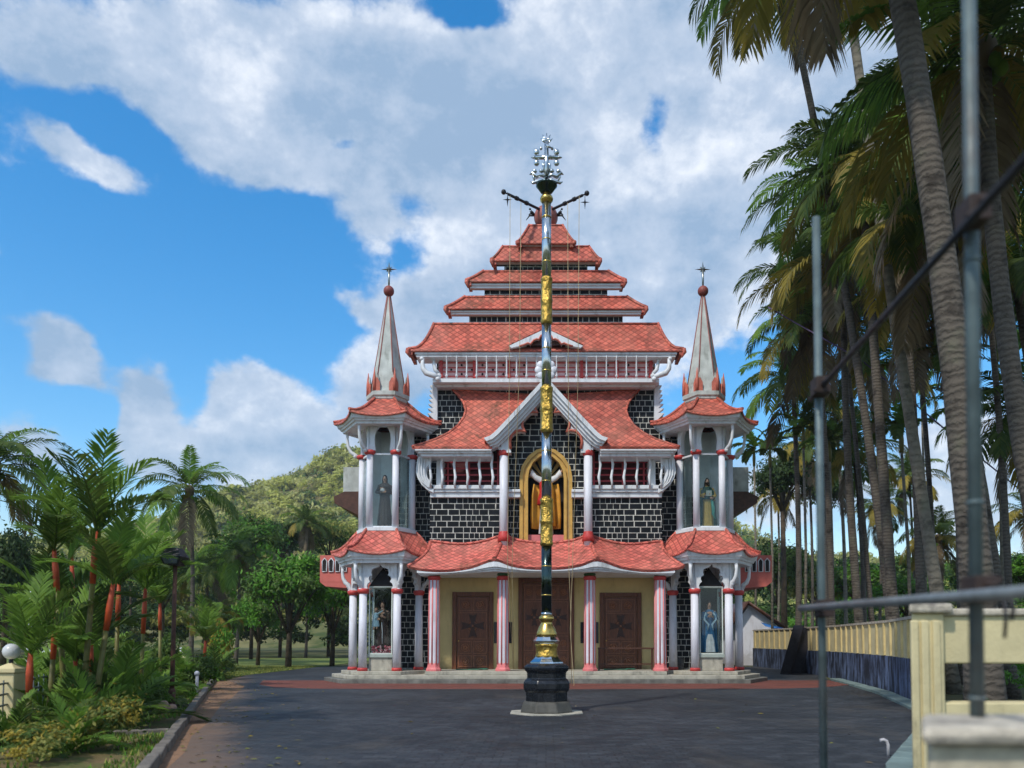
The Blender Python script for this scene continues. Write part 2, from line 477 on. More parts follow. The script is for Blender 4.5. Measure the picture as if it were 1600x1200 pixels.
def pavers():
    t = NT('dark_interlocking_pavers')
    o = t.tc.outputs['Object']
    m = t.N('ShaderNodeMapping'); t.L(o, m.inputs[0]); m.inputs['Rotation'].default_value = (0, 0, R(0))
    wv = t.noise(14, 2, .5)
    ad = t.N('ShaderNodeVectorMath'); ad.operation = 'ADD'; t.L(m.outputs[0], ad.inputs[0])
    cb = t.N('ShaderNodeCombineXYZ'); t.L(t.math('MULTIPLY', t.math('SUBTRACT', wv, .5), .04), cb.inputs[1]); t.L(cb.outputs[0], ad.inputs[1])
    b = t.N('ShaderNodeTexBrick'); t.L(ad.outputs[0], b.inputs['Vector'])
    b.inputs['Color1'].default_value = (.024, .028, .034, 1); b.inputs['Color2'].default_value = (.046, .05, .056, 1)
    b.inputs['Mortar'].default_value = (.02, .021, .022, 1); b.inputs['Scale'].default_value = 1
    b.inputs['Mortar Size'].default_value = .009; b.inputs['Brick Width'].default_value = .24; b.inputs['Row Height'].default_value = .16
    big = t.noise(.35, 6, .6); mid = t.noise(2.5, 6, .65)
    c = t.mix(1., b.outputs['Color'], t.gray(t.math('MULTIPLY', t.ramp(big, .3, .7, .62, 1.3), t.ramp(mid, .25, .75, .7, 1.3))), 'MULTIPLY')
    c = t.mix(t.ramp(t.noise(.6, 5, .6, sc3=(1, .5, 1)), .52, .72, 0, .55), c, (.075, .066, .055))
    # earth washed over the paving along the garden kerb
    ps = t.N('ShaderNodeSeparateXYZ'); t.L(o, ps.inputs[0])
    dist = t.math('ADD', t.math('MULTIPLY', ps.outputs[0], .938), t.math('MULTIPLY', ps.outputs[1], .346))
    ed_ = t.math('ADD', dist, t.math('ADD', t.math('MULTIPLY', t.math('SUBTRACT', t.noise(.5, 6, .6), .5), 1.6), t.math('MULTIPLY', t.math('SUBTRACT', t.noise(5, 5, .7), .5), .9)))
    c = t.mix(t.ramp(ed_, -.75, .2, .95, 0.), c, t.mix(mid, (.11, .075, .05), (.21, .135, .09)))
    t.bump(t.math('SUBTRACT', t.math('MULTIPLY', mid, .5), b.outputs['Fac']), .5, .012)
    return t.fin(c, t.ramp(mid, .3, .7, .55, .8), 0., .35)
M['paver'] = pavers()
def ground_mix(name, c1, c2, c3, s=.8):
    t = NT(name)
    a, b = t.noise(s, 8, .65), t.noise(s * 9, 6, .6)
    c = t.mix(t.ramp(a, .35, .65), c1, c2); c = t.mix(t.ramp(b, .45, .72, 0, .8), c, c3)
    t.bump(b, .6, .05)
    return t.fin(c, .95, 0., .2)
M['lawn'] = ground_mix('lawn', (.10, .15, .035), (.20, .22, .06), (.06, .10, .02), .5)
M['field'] = ground_mix('field', (.06, .085, .025), (.13, .11, .05), (.035, .06, .015), .1)
M['dirt'] = ground_mix('bare_earth', (.28, .165, .10), (.22, .13, .075), (.15, .095, .06), .9)
M['bed'] = ground_mix('garden_bed', (.17, .11, .055), (.08, .11, .03), (.20, .14, .07), 1.1)
M['apron'] = ground_mix('red_oxide_paving', (.21, .07, .052), (.15, .058, .046), (.10, .055, .046), 1.2)
def hill_mat():
    t = NT('wooded_hillside')
    a, b = t.noise(.02, 8, .65), t.noise(.16, 6, .65)
    c = t.mix(t.ramp(a, .35, .65), (.10, .12, .04), (.24, .20, .09)); c = t.mix(t.ramp(b, .4, .65), c, (.05, .075, .02))
    return t.fin(c, .95, 0., .1)
M['hill'] = hill_mat()

def leaf(name, c0, c1, trans=.3, rough=.55):
    t = NT(name)
    g = t.N('ShaderNodeNewGeometry')
    oi = t.N('ShaderNodeObjectInfo')
    big = t.noise(.9, 4, .6)
    f = t.math('ADD', t.math('MULTIPLY', g.outputs['Random Per Island'], .6), t.ramp(big, .3, .7, 0, .4))
    c = t.mix(f, c0, c1)
    c = t.mix(1., c, t.gray(t.ramp(oi.outputs['Random'], 0, 1, .85, 1.15)), 'MULTIPLY')
    t.fin(c, rough, 0., .22)
    tl = t.N('ShaderNodeBsdfTranslucent'); t.L(c, tl.inputs[0])
    mx = t.N('ShaderNodeMixShader'); mx.inputs[0].default_value = trans
    t.L(t.b.outputs[0], mx.inputs[1]); t.L(tl.outputs[0], mx.inputs[2]); t.L(mx.outputs[0], t.o.inputs[0])
    return t.mat
M['palm_green'] = leaf('palm_leaf', (.036, .085, .017), (.15, .20, .04), .42)
M['palm_lit'] = leaf('bright_palm_leaf', (.085, .18, .028), (.25, .40, .06), .48)
M['palm_yellow'] = leaf('yellowing_palm_leaf', (.17, .15, .025), (.36, .27, .045))
M['palm_dry'] = leaf('dry_palm_leaf', (.11, .08, .045), (.22, .17, .10), .15)
M['leaf_dark'] = leaf('dark_leaf', (.022, .055, .014), (.065, .115, .026))
M['leaf_mid'] = leaf('green_leaf', (.045, .105, .02), (.13, .20, .04))
M['leaf_bright'] = leaf('fresh_leaf', (.06, .19, .017), (.15, .34, .03))
M['leaf_olive'] = leaf('olive_leaf', (.15, .17, .035), (.34, .33, .08))
M['leaf_yellow'] = leaf('yellow_leaf', (.30, .24, .03), (.5, .38, .06))
def bark(name, c0, c1, rings):
    t = NT(name)
    sp = t.N('ShaderNodeSeparateXYZ'); t.L(t.tc.outputs['Object'], sp.inputs[0])
    n = t.noise(5, 6, .65)
    w = t.math('SINE', t.math('ADD', t.math('MULTIPLY', sp.outputs[2], rings), t.math('MULTIPLY', n, 14.)))
    c = t.mix(t.ramp(w, -1.2, .9, .35, .7), c0, c1)
    c = t.mix(t.ramp(t.noise(2.3, 6, .65), .5, .68, 0, .75), c, tuple(x * .4 for x in c0))
    c = t.mix(t.ramp(t.noise(1.3, 5, .6), .55, .72, 0, .45), c, (.16, .17, .11))
    t.bump(t.math('ADD', t.math('MULTIPLY', w, .25), t.math('MULTIPLY', n, 2.)), .7, .03)
    return t.fin(c, .9, 0., .2)
M['bark_palm'] = bark('coconut_bark', (.06, .05, .042), (.15, .13, .105), 55)
M['bark_pale'] = bark('pale_palm_bark', (.13, .12, .095), (.25, .22, .17), 30)
M['bark'] = bark('tree_bark', (.05, .038, .026), (.12, .09, .06), 9)
M['shaft_red'] = paint('scarlet_crownshaft', (.40, .06, .016), .55, .35, 4, .25, (.14, .10, .02))
M['stem_green'] = paint('green_stem', (.14, .13, .03), .5, .3, 4, .2)
M['carving'] = paint('carved_relief', (.25, .10, .045), .4, .3, 8, bump=.3)
M['door_dark'] = paint('carved_ground', (.045, .017, .009), .5, .3, 8)

# ------------------------------------------------------------------ ground, paving, kerbs
def g(px, py):
    return G(px, py)
gb = MB()
gb.slab([(-1500, -300), (1500, -300), (1500, 2500), (-1500, 2500)], -.6, -.03)
struct(gb.build('ground', M['field']))
edge = [g(262, 1200), g(285, 1175), g(304, 1150), g(322, 1130), g(337, 1112), g(350, 1100), g(360, 1090), g(374, 1080), g(384, 1072)]
edge = [(x + .05 * math.sin(i * 2.3), y) for i, (x, y) in enumerate(edge)]
forecourt = [(-3.2, -14), (-3.2, 4)] + edge + [(-12.6, 31.5), (-13.6, 36), (-13.5, 48), (13.2, 48), (13.0, 38), (11.5, 32.5),
             (9.9, 24), (8.3, 18), (6.3, 13.5), g(1395, 1200), (3.0, 4), (3.0, -14)]
struct(MB().slab(forecourt, -.1, 0.0).build('forecourt', M['paver']))
struct(MB().slab([(-3.2, -14), (-3.2, 4), (-3.6, 9), (-8, 24), (-12, 31.5), (-13.25, 31.5), g(236, 1200), (-4.4, 4), (-4.4, -14)],
                 -.1, -.006).build('dirt_verge', M['dirt']))
struct(MB().slab([(-60, 31.6), (-13.3, 31.6), (-13.7, 36), (-13.6, 48), (-13.6, 70), (-60, 70)], -.1, .004).build('lawn', M['lawn']))
struct(MB().slab([(-4.6, 2), (-4.6, 4), g(236, 1200), (-13.0, 31.5), (-30, 31.5), (-30, 2)], -.1, .03).build('garden_bed', M['bed']))
ap = [(-11.2, 31.5), (-10.3, 28.6), (-9.2, 27.0), (-7.6, 26.2), (0, 25.9), (7.6, 26.2), (9.4, 26.9), (10.8, 28.4), (11.2, 31.5)]
struct(MB().slab(ap, -.05, .004).build('red_paving_band', M['apron']))
# kerbs of the garden bed
k = MB()
A, B = Vector((*g(236, 1200), 0)), Vector((-13.1, 31.4, 0))
dv = (B - A).normalized(); nv = Vector((-dv.y, dv.x, 0))
A0 = A - dv * 8
def wallbox(mb, a, b, w, z0, z1, mi=0):
    dd = (b - a).normalized(); nn = Vector((-dd.y, dd.x, 0)) * w / 2
    mb.slab([((a + nn).x, (a + nn).y), ((a - nn).x, (a - nn).y), ((b - nn).x, (b - nn).y), ((b + nn).x, (b + nn).y)], z0, z1, mi)
n_k = 26
tot = (B - A0).length
for i in range(n_k):
    a = A0 + dv * (tot * i / n_k + .012); b = A0 + dv * (tot * (i + 1) / n_k - .012)
    wallbox(k, a + nv * random.uniform(-.015, .015), b + nv * random.uniform(-.015, .015), .15, -.05, .135 + random.uniform(-.015, .012))
for t_ in (.38, .56, .75):
    a = A0 + dv * tot * t_ + nv * .09
    wallbox(k, a, a + nv * 1.9, .14, -.05, .11)
struct(k.build('kerb', paint('weathered_kerb', (.17, .15, .125), .9, .35, 3, .7, (.06, .055, .04), .5, 30), bevel=.02))
# gutter slabs on the right
gt = MB()
gp = [Vector((3.1, 6.5, 0)), Vector((*g(1412, 1200), 0)), Vector((6.5, 13.6, 0)), Vector((8.6, 18.2, 0)), Vector((10.2, 24, 0)), Vector((11.8, 32.5, 0))]
for a, b in zip(gp, gp[1:]):
    L_ = (b - a).length; n_ = max(2, int(L_ / .55)); dd = (b - a) / n_
    for i in range(n_):
        wallbox(gt, a + dd * i + dd.normalized() * .012, a + dd * (i + 1) - dd.normalized() * .012, .42, -.05, .045 + random.uniform(0, .012))
struct(gt.build('gutter', paint('greenish_gutter_slab', (.17, .235, .225), .7, .25, 2, .4), bevel=.012))

# ------------------------------------------------------------------ church
church = thing('church', (0, 31, 0), 'black stone church with tiered red tiled roofs and two white spired corner towers', 'church')
DC = 36.4
SQ = [(-1, -1), (1, -1), (1, 1), (-1, 1)]
HX = [(math.cos(R(a)), math.sin(R(a))) for a in (-120, -60, 0, 60, 120, 180)]

def ring(mb, cx, cy, cor, prof, n=12, mi=0, flare=0., smooth=True):
    """stacked rings round a regular plan; prof rows are (radius, z, sag)"""
    N_ = len(cor)
    vsum = [0.]
    for (r0, z0, _), (r1, z1, _) in zip(prof, prof[1:]): vsum.append(vsum[-1] + math.hypot(r1 - r0, z1 - z0))
    for k in range(N_):
        c0, c1 = cor[k], cor[(k + 1) % N_]
        el = math.hypot(c1[0] - c0[0], c1[1] - c0[1])
        pts, uvs = [], []
        for j, (r, z, sag) in enumerate(prof):
            row, ur = [], []
            for i in range(n + 1):
                s_ = i / n; e_ = 2 * s_ - 1
                fl = 1 + (flare * abs(e_) ** 4 if sag else 0)
                row.append((cx + (c0[0] + (c1[0] - c0[0]) * s_) * r * fl, cy + (c0[1] + (c1[1] - c0[1]) * s_) * r * fl, z - sag * (1 - e_ * e_)))
                ur.append(((s_ - .5) * el * r + k * 7.3, vsum[j]))
            pts.append(row); uvs.append(ur)
        mb.grid(pts, uvs, mi, smooth)
def hips(mb, cx, cy, cor, prof, r=.06, mi=0, n=6):
    for c in cor:
        mb.tube([(cx + c[0] * q[0], cy + c[1] * q[0], q[1] + r * .5) for q in prof], r, n, mi)

def lean(mb, prof, n=14, mi=0, smooth=True):
    """front and side slopes of a shallow tier; prof rows are (half width, front y, back y, z)"""
    vs = [0.]
    for p, q in zip(prof, prof[1:]): vs.append(vs[-1] + math.hypot(q[1] - p[1], q[3] - p[3]))
    F_, Lf, Rt = [], [], []
    fu, lu, ru = [], [], []
    for j, (a, yf, yb, z) in enumerate(prof):
        F_.append([(-a + 2 * a * i / n, yf, z) for i in range(n + 1)]); fu.append([(-a + 2 * a * i / n, vs[j]) for i in range(n + 1)])
        Lf.append([(-a, yb + (yf - yb) * i / 3, z) for i in range(4)]); lu.append([(yb + (yf - yb) * i / 3, vs[j]) for i in range(4)])
        Rt.append([(a, yf + (yb - yf) * i / 3, z) for i in range(4)]); ru.append([(yf + (yb - yf) * i / 3, vs[j]) for i in range(4)])
    for p, q in ((F_, fu), (Lf, lu), (Rt, ru)): mb.grid(p, q, mi, smooth)
tiers = [  # eave half px, eave y, depth; top half px, top y; fascia bottom y, half px
    (215, 546, 31.1, 175, 506, 557, 203), (156, 480, 31.62, 126, 464, 490, 149), (123, 437.5, 31.64, 97, 424, 449, 119),
    (84, 405, 31.66, 67, 385, 409.5, 79), (44, 378, 31.68, 26, 352, 383, 38)]
YB = 32.3
for i, (eh, ey, ye, th, ty, fy, fh) in enumerate(tiers):
    yt = 31.9
    re, ze = U(CX + eh, ey, ye); rt, zt = U(CX + th, ty, yt); rf, zf = U(CX + fh, fy, ye + .06)
    prof = [(re - .05, ye + .05, YB, ze - .09), (re, ye, YB, ze - .075), (re, ye, YB, ze)]
    for q in (.12, .25, .4, .55, .7, .85, 1):
        prof.append((re + (rt - re) * (q ** (.5 if i == 0 else .9)), ye + (yt - ye) * q ** .8, YB + .5 * q, ze + (zt - ze) * q ** (1.2 if i == 0 else 1.06)))
    mb = MB(); lean(mb, prof, 16)
    mb.slab([(-rt, yt), (rt, yt), (rt, YB + .5), (-rt, YB + .5)], zt - .06, zt - .01, 0)
    mb.grid([[(-q[0], q[2], q[3]), (q[0], q[2], q[3])] for q in prof[2:]])
    yd = .06 if i == 0 else .1
    for sx in (-1, 1):
        mb.tube([(sx * q[0], q[1], q[3] + .03) for q in prof[2:]], .065 if i < 3 else .05, 6)
        mb.tube([(sx * re, ye, ze + .02), (sx * re * 1.008, ye - .02, ze - .10), (sx * re * .985, ye + .02, ze - (.32 if i < 4 else .14))], [.1, .085, .03], 6)
        # short hanging end board
        mb.box(sx * (re - .03), sx * (re - .16), ye + .02, YB, ze - .2, ze - .06)
    mb.tube([(-rt, YB + .5, zt), (-rt, yt, zt), (rt, yt, zt), (rt, YB + .5, zt)], .055 if i < 3 else .045, 6)
    tr = mb.build('tiled_roof', M['tile'], church)
    fb = MB(); top = ze - .08; hgt = top - zf
    fb.box(-rf - .05, rf + .05, ye + yd, 31.99, top - hgt * .5, top); fb.box(-rf, rf, ye + yd + .05, 31.99, zf, top - hgt * .5 - .002)
    fb.build('fascia', M['white'], tr, bevel=.01)
# stone screen wall of the pagoda and the black bands between the tiers
def drum(half, z0, z1, y0=32.0):
    return MB().box(-half, half, y0, y0 + .75, z0, z1).build('stone_band', M['stone'], church)
h1 = U(CX + 171.5, 600, 32.0)[0]
drum(h1 - .02, 5.2, 14.0, 32.01)
for k_, (h_, y0, y1) in enumerate(((120, 512, 484), (96, 470, 442), (65, 430, 403), (36, 392, 379))):
    hh, z0 = U(CX + h_, y0, 32.0); z1 = U(CX, y1, 32.0)[1]
    drum(hh, z0 - .25, z1)
DC = 32.35

# ball finial with scrolled ironwork on the top roof
zb_ = U(CX, 340, DC)[1]
fin = MB().ball((0, DC, zb_), .50, 0, 20, 12)
fin.lathe([(.42, zb_ - .62), (.30, zb_ - .45)], 0, DC, 16, 0)
fin = fin.build('ball_finial', paint('aged_red_ball', (.34, .11, .09), .6, .4, 4, .3), church)
orn = MB()
for s_ in (-1, 1):
    for q in range(5):
        a = q * .5
        orn.tube([(s_ * .42, DC - .1, zb_ + .02), (s_ * (.52 + .04 * q), DC - .2, zb_ + .05 + .1 * math.sin(a * 2)), (s_ * (.62 + .05 * q), DC - .2, zb_ + .22 * math.cos(a * 1.6))], [.03, .035, .012], 5)
    orn.ball((s_ * .6, DC - .2, zb_ + .12), .06)
    orn.ball((s_ * .66, DC - .22, zb_ + .24), .045)
orn.build('scroll_ornament', M['iron'], fin)
for s_, tx, ty_ in ((-1, 787, 300), (1, 917, 302)):
    a = Vector((s_ * .25, DC - .35, zb_ + .15)); b = P(tx, ty_, 30.4)
    ar = MB().tube([a, b.lerp(a, .12)], .055, 8).tube([b.lerp(a, .13), b], .028, 6).ball(b, .1)
    for q in (.35, .62): c = b.lerp(a, q); dd = (a - b).normalized() * .06; ar.tube([c - dd, c + dd], .085, 8)
    ar.build('projecting_arm', M['iron'], church)

# upper balcony
bal = MB()
zc0, zc1 = U(CX, 592, 31.8)[1], U(CX, 556, 31.8)[1]
hb = U(CX + 167, 575, 31.9)[0]
bal.box(-hb, hb, 31.72, 31.95, zc0 - .0, zc1)
bal = bal.build('balcony', paint('balcony_panel', (.76, .50, .50), .6, .08, 2, .35), church)
gr = MB()
for py in (567, 574.5, 581, 588):
    z = U(CX, py, 31.7)[1]
    gr.box(-hb, hb, 31.68, 31.735, z - .018, z + .018)
gr.build('rail', M['red'], bal)
for px in (689, 741, 795, 909, 964, 1017):
    x = U(px, 575, 31.6)[0]
    MB().box(x - .06, x + .06, 31.60, 31.74, zc0, zc1 - .05).build('post', M['red'], bal)
dots = MB()
for i in range(20):
    px = 697 + i * 16.3
    for py in ((570.5, 584.5) if i % 2 else (577.7,)):
        p = P(px + 8, py, 31.70); dots.ball(p, .045, 0, 8, 5)
dots.build('boss', M['dark'], bal)
for i in range(21):
    px = 698 + i * 15.6
    if abs(px - 853) > 163: continue
    x = U(px, 575, 31.3)[0]; z0, z1 = U(px, 592, 31.3)[1], U(px, 557, 31.3)[1]
    b_ = MB().tube([(x, 31.3, z0 - .05), (x, 31.26, z0 + .15), (x, 31.32, z0 + (z1 - z0) * .55), (x, 31.26, z1 - .1), (x, 31.2, z1)], .03, 7)
    b_.ball((x, 31.28, z0 + .12), .058, 0, 8, 5)
    b_.build('baluster', M['white'], bal)
led = MB()
hl = U(CX + 171, 597, 31.5)[0]
za, zb2, zc = U(CX, 604, 31.5)[1], U(CX, 599, 31.4)[1], U(CX, 592, 31.3)[1]
led.box(-hl, hl, 31.55, 32.2, za, zb2); led.box(-hl - .12, hl + .12, 31.25, 32.1, zb2 - .004, zc)
for s_ in (-1, 1):
    led.box(s_ * (h1 + .05), s_ * (hl + .12), 32.1, 32.8, zb2, zc)
led.build('balcony_ledge', M['white'], church, bevel=.015)
for s_ in (-1, 1):
    for pts, dd in ((((661, 560), (660, 568), (661, 576), (666, 583), (675, 586), (684, 589)), 31.2), (((678, 560), (678, 569), (680, 578), (686, 584)), 31.45)):
        q = [P(CX + s_ * (CX - a), b, dd) for a, b in pts]
        mb = MB().tube(q, [.05, .085, .1, .115, .11, .09], 8) if len(q) == 6 else MB().tube(q, [.045, .07, .08, .07], 8)
        mb.ball(q[0] + Vector((s_ * .05, 0, -.02)), .09).ball(q[-1] + Vector((0, 0, -.08)), .1)
        mb.build('eave_bracket', M['white'], church)
    # serrated white flame ornament at the shaft's edge
    pl = [(684, 600), (684, 664), (679, 657)]
    for i in range(7):
        y = 652 - i * 7.2; base = 681 - .45 * i * .5
        pl += [(base - 13 + i * .9, y - 5.5), (base - 3, y - 6.2)]
    pl += [(676, 600)]
    MB().prism([U(CX + s_ * (CX - a), b, 31.9) for a, b in pl], 31.8, 32.1).build('flame_ornament', M['white'], church, bevel=.01)

# recessed stone wall behind the facade
def HXp(h, py, d): return U(CX + h, py, d)
half_out = [(212, 1062), (173, 1062), (173, 905), (0, 905)]
pr = [(7.0, .3), (4.46, .3), (4.46, 4.25), (-4.46, 4.25), (-4.46, .3), (-7.0, .3)]
up = [HXp(225, 676, 32.0), HXp(198, 668, 32.0), HXp(182, 650, 32.0), HXp(171.5, 632, 32.0), HXp(171.5, 600, 32.0)]
poly = pr + [(-x, z) for x, z in up] + [(x, z) for x, z in up[::-1]]
MB().prism(poly, 32.0, 33.0).build('stone_wall', M['stone'], church)
nave = MB().box(-6.9, 6.9, 33.0, 60, -.2, 8.6).build('nave', M['stone'], church)
nr = MB()
for s_ in (-1, 1):
    pts = [[(s_ * 7.8, y, 8.4), (s_ * 4.0, y, 9.6), (0, y, 11.6)] for y in (33.4, 61)]
    nr.grid(pts, [[(y, 0), (y, 4), (y, 8.4)] for y in (33.4, 61)])
nr.build('nave_roof', M['tile'], nave, solid=.08)

# black stone panels each side of the niche, and their ledge
for s_ in (-1, 1):
    x0, zt = HXp(181, 768, 31.0); x1, _ = HXp(62, 768, 31.0); z0 = HXp(100, 870, 31.0)[1]
    MB().box(s_ * x0, s_ * x1, 31.0, 31.99, z0, zt).build('stone_panel', M['stone'], church)
    lg = MB()
    a, za_ = HXp(182, 776, 30.7); b, zb3 = HXp(183, 766, 30.7); xi = HXp(40, 768, 30.9)[0]
    zt3 = HXp(183, 757, 30.6)[1]
    lg.box(s_ * a, s_ * xi, 30.85, 31.28, za_, zb3); lg.box(s_ * (a + .06), s_ * xi, 30.78, 31.28, zb3 - .05, zb3 + .06)
    lg.box(s_ * (a - .05), s_ * (HXp(62, 760, 31)[0] + .0), 30.72, 31.9, zb3 + .06, zt3)
    lg.build('window_ledge', M['white'], church, bevel=.012)

# centre wall with the niche opening
nic = [(41, 870), (41, 745), (38, 729), (28, 713), (15, 703), (0, 699)]
out = [U(CX - h, y, 31.3) for h, y in [(68, 870), (41, 870)] + nic[1:]] + [U(CX + h, y, 31.3) for h, y in nic[::-1][1:] + [(68, 870), (68, 696), (0, 622)]] + [U(CX - 68, 696, 31.3)]
MB().prism(out, 31.3, 31.98).build('centre_wall', M['stone'], church)
ni = [(28, 850), (28, 748), (26, 735), (20, 723), (10, 714), (0, 711)]
def arch_poly(o, i, d):
    left = [U(CX - h, y, d) for h, y in o] + [U(CX + h, y, d) for h, y in o[::-1][1:]]
    inn = [U(CX + h, y, d) for h, y in i] + [U(CX - h, y, d) for h, y in i[::-1][1:]]
    return left + inn
niche = MB()
o2 = [(41.5, 852)] + nic[1:]; m2 = [(36, 852), (36, 746), (33, 731), (24, 718), (12.5, 707.5), (0, 704)]
niche.prism(arch_poly(o2, m2, 31.1), 31.06, 31.35)
niche.prism(arch_poly([(36.3, 852)] + m2[1:], [(32, 852), (32, 747), (29.5, 733), (22, 720.5), (11.5, 711), (0, 707.7)], 31.1), 31.12, 31.35)
niche.prism(arch_poly([(32.3, 852), (32.3, 747), (29.8, 733), (22.3, 720.5), (11.7, 711), (0, 707.7)], [(28, 852)] + ni[1:], 31.1), 31.02, 31.35)
niche = niche.build('niche_frame', M['gold_paint'], church)
hn, zn0 = HXp(42, 850, 31.6); zn1 = HXp(0, 697, 31.6)[1]
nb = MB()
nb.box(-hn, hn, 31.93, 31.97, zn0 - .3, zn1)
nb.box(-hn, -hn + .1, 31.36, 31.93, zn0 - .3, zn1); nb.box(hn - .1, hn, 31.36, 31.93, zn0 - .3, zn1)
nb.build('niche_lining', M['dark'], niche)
rays = MB()
c0 = P(853, 752, 31.9)
for a in range(-72, 73, 18):
    if a == 0: pass
    q = Vector((math.sin(R(a)), 0, math.cos(R(a)))); w = Vector((q.z, 0, -q.x))
    pts = [c0 + q * .25 + w * .03, c0 + q * 1.0 + w * .09, c0 + q * 1.0 - w * .09, c0 + q * .25 - w * .03]
    rays.prism([(p.x, p.z) for p in pts], 31.86, 31.91)
rays.build('gilded_ray', M['gold_paint'], niche)
nsx, nsz = HXp(28, 836, 31.3); nz0 = HXp(28, 856, 31.3)[1]
MB().box(-nsx - .05, nsx + .05, 31.22, 31.9, nz0 - .2, nsz).build('niche_plinth', M['pink'], niche)

# window strips with wavy balusters
for s_ in (-1, 1):
    mx = lambda px: CX + s_ * (CX - px)
    xa, zt = U(mx(690), 712, 31.0); xb, _ = U(mx(786), 712, 31.0); zb4 = U(CX, 758, 31.0)[1]
    ztop = U(CX, 700, 31.0)[1]
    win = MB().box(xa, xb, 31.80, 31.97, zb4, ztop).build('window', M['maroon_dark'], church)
    gm = MB()
    for py in (722, 732, 742, 751.5):
        z = U(CX, py, 31.5)[1]; gm.box(xa, xb, 31.5, 31.54, z - .03, z + .03)
    for px in (733, 778, 700):
        x = U(mx(px), 735, 31.5)[0]; gm.box(x - .03, x + .03, 31.46, 31.56, zb4, ztop)
    gm.build('grille', M['rail_red'], win)
    x0, x1 = U(mx(676), 735, 31.05)[0], U(mx(692), 735, 31.05)[0]
    MB().box(U(mx(682), 735, 31.05)[0], x1, 31.02, 31.95, zb4, ztop).build('pier', M['white'], win)
    for px in (673, 691, 711, 730.5, 750, 769.5):
        x = U(mx(px), 735, 30.72)[0]; z0, z1 = U(CX, 762, 30.72)[1], U(CX, 711, 30.72)[1]
        bt = MB(); H_ = z1 - z0
        bt.tube([(x, 30.70, z0), (x + s_ * .00, 30.62, z0 + .12 * H_), (x - s_ * .035, 30.58, z0 + .3 * H_), (x + s_ * .02, 30.70, z0 + .55 * H_), (x + s_ * .045, 30.74, z0 + .72 * H_), (x, 30.68, z0 + .88 * H_), (x, 30.66, z1)],
                [.035, .04, .055, .045, .055, .042, .04], 8)
        bt.build('baluster', M['white'], win)
    vol = [(652, 719), (655, 713), (661, 711), (668, 713), (672, 719), (671, 726), (667, 731), (666, 738), (668, 746), (673, 754), (678, 760), (678, 771), (668, 766), (659, 758), (653, 748), (650, 738), (651, 728)]
    vb = MB().prism([U(mx(a), b, 30.8) for a, b in vol], 30.72, 31.1)
    for j in range(3):
        q = [P(mx(656 + 4 * j), 716 + j, 30.69), P(mx(654.5 + 4 * j), 730, 30.69), P(mx(655 + 4 * j), 742, 30.69), P(mx(660 + 3.5 * j), 753, 30.69), P(mx(670 + 2 * j), 762, 30.69)]
        vb.tube(q, .035, 6)
    vb.build('scroll_bracket', M['white'], win, bevel=.02)

# sweeping wing roofs
for s_ in (-1, 1):
    mx = lambda px: CX + s_ * (CX - px)
    lb = [(644, 698), (660, 693), (681, 686), (701, 676), (716, 664), (725, 651), (728, 640), (724, 628), (715, 616), (702, 604)]
    rb = [(769, 698), (777, 691), (787, 681), (797, 668), (807, 655), (816, 644), (825, 633), (833, 627), (841, 621), (850, 618)]
    pts, uvs, vv = [], [], 0
    for j, (l, r) in enumerate(zip(lb, rb)):
        t = j / 9; d = 30.2 + 1.75 * t ** .8
        row, ur = [], []
        for i in range(17):
            q = i / 16
            px = l[0] + (r[0] - l[0]) * q
            py = l[1] + (r[1] - l[1]) * (q ** (.45 if j > 6 else 1.0) if l[1] != r[1] else q)
            if j == 0: py = 697.5
            p = P(mx(px), py, d)
            row.append(p); ur.append((p.x, p.z * 1.15))
        pts.append(row); uvs.append(ur)
    wr = MB().grid(pts, uvs)
    low = [[Vector((p.x, p.y + .02, p.z - .10)) for p in pts[0]], pts[0]]
    wr.grid(low, [[(p.x, p.z) for p in r_] for r_ in low])
    wr.tube([r_[0] for r_ in pts], [.05] * 6 + [.055, .06, .06, .03], 7); wr.tube(pts[-1], .05, 6)
    w_o = wr.build('wing_roof', M['tile'], church)
    fm = MB()
    for (pa, pb, ya, yb, d) in ((648, 800, 704, 699, 30.22), (653, 800, 708, 703.5, 30.30), (657, 800, 713, 707.5, 30.38)):
        xa, z0 = U(mx(pa), ya, d); z1 = U(CX, yb, d)[1]; xb = U(mx(768), yb, d)[0]
        fm.box(xa, xb, d, 31.3, z0, z1 - .003)
    fm.build('fascia', M['white'], w_o, bevel=.01)

# central gable
gab = MB()
O_ = [(0, 588), (53, 646), (67, 661), (80, 674), (93, 682.5), (90.5, 687)]
I_ = [(0, 617), (42, 664), (55, 679), (66, 690), (80, 698), (84, 700)]
def lerp2(a, b, t): return (a[0] + (b[0] - a[0]) * t, a[1] + (b[1] - a[1]) * t)
O_ = [(0, 588), (53, 646), (68, 662), (80, 674.5), (88, 681), (97, 684)]
I_ = [(0, 618), (43, 665), (56, 680), (66, 690), (74, 697), (84, 701)]
bands = [(0, .3, 30.02), (.28, .56, 30.12), (.54, .8, 30.22), (.78, 1.0, 30.32)]
for a, b, d in bands:
    o_ = [lerp2(p, q, a) for p, q in zip(O_, I_)]; i_ = [lerp2(p, q, b) for p, q in zip(O_, I_)]
    pl = [U(CX - h, y, d) for h, y in o_[::-1]] + [U(CX + h, y, d) for h, y in o_[1:]] + [U(CX + h, y, d) for h, y in i_[::-1]] + [U(CX - h, y, d) for h, y in i_[1:]]
    gab.prism(pl, d, 30.75 + a * .02)
gab = gab.build('gable', M['white'], church)
AR = [(55, 701), (56.5, 690), (54, 680), (47, 673.5), (39, 672), (32, 674.5), (36.5, 667), (37, 658), (34, 650), (28, 645), (20, 643), (13, 644.5), (17, 638), (17.5, 631), (14, 624), (8, 619.5), (0, 616.5)]
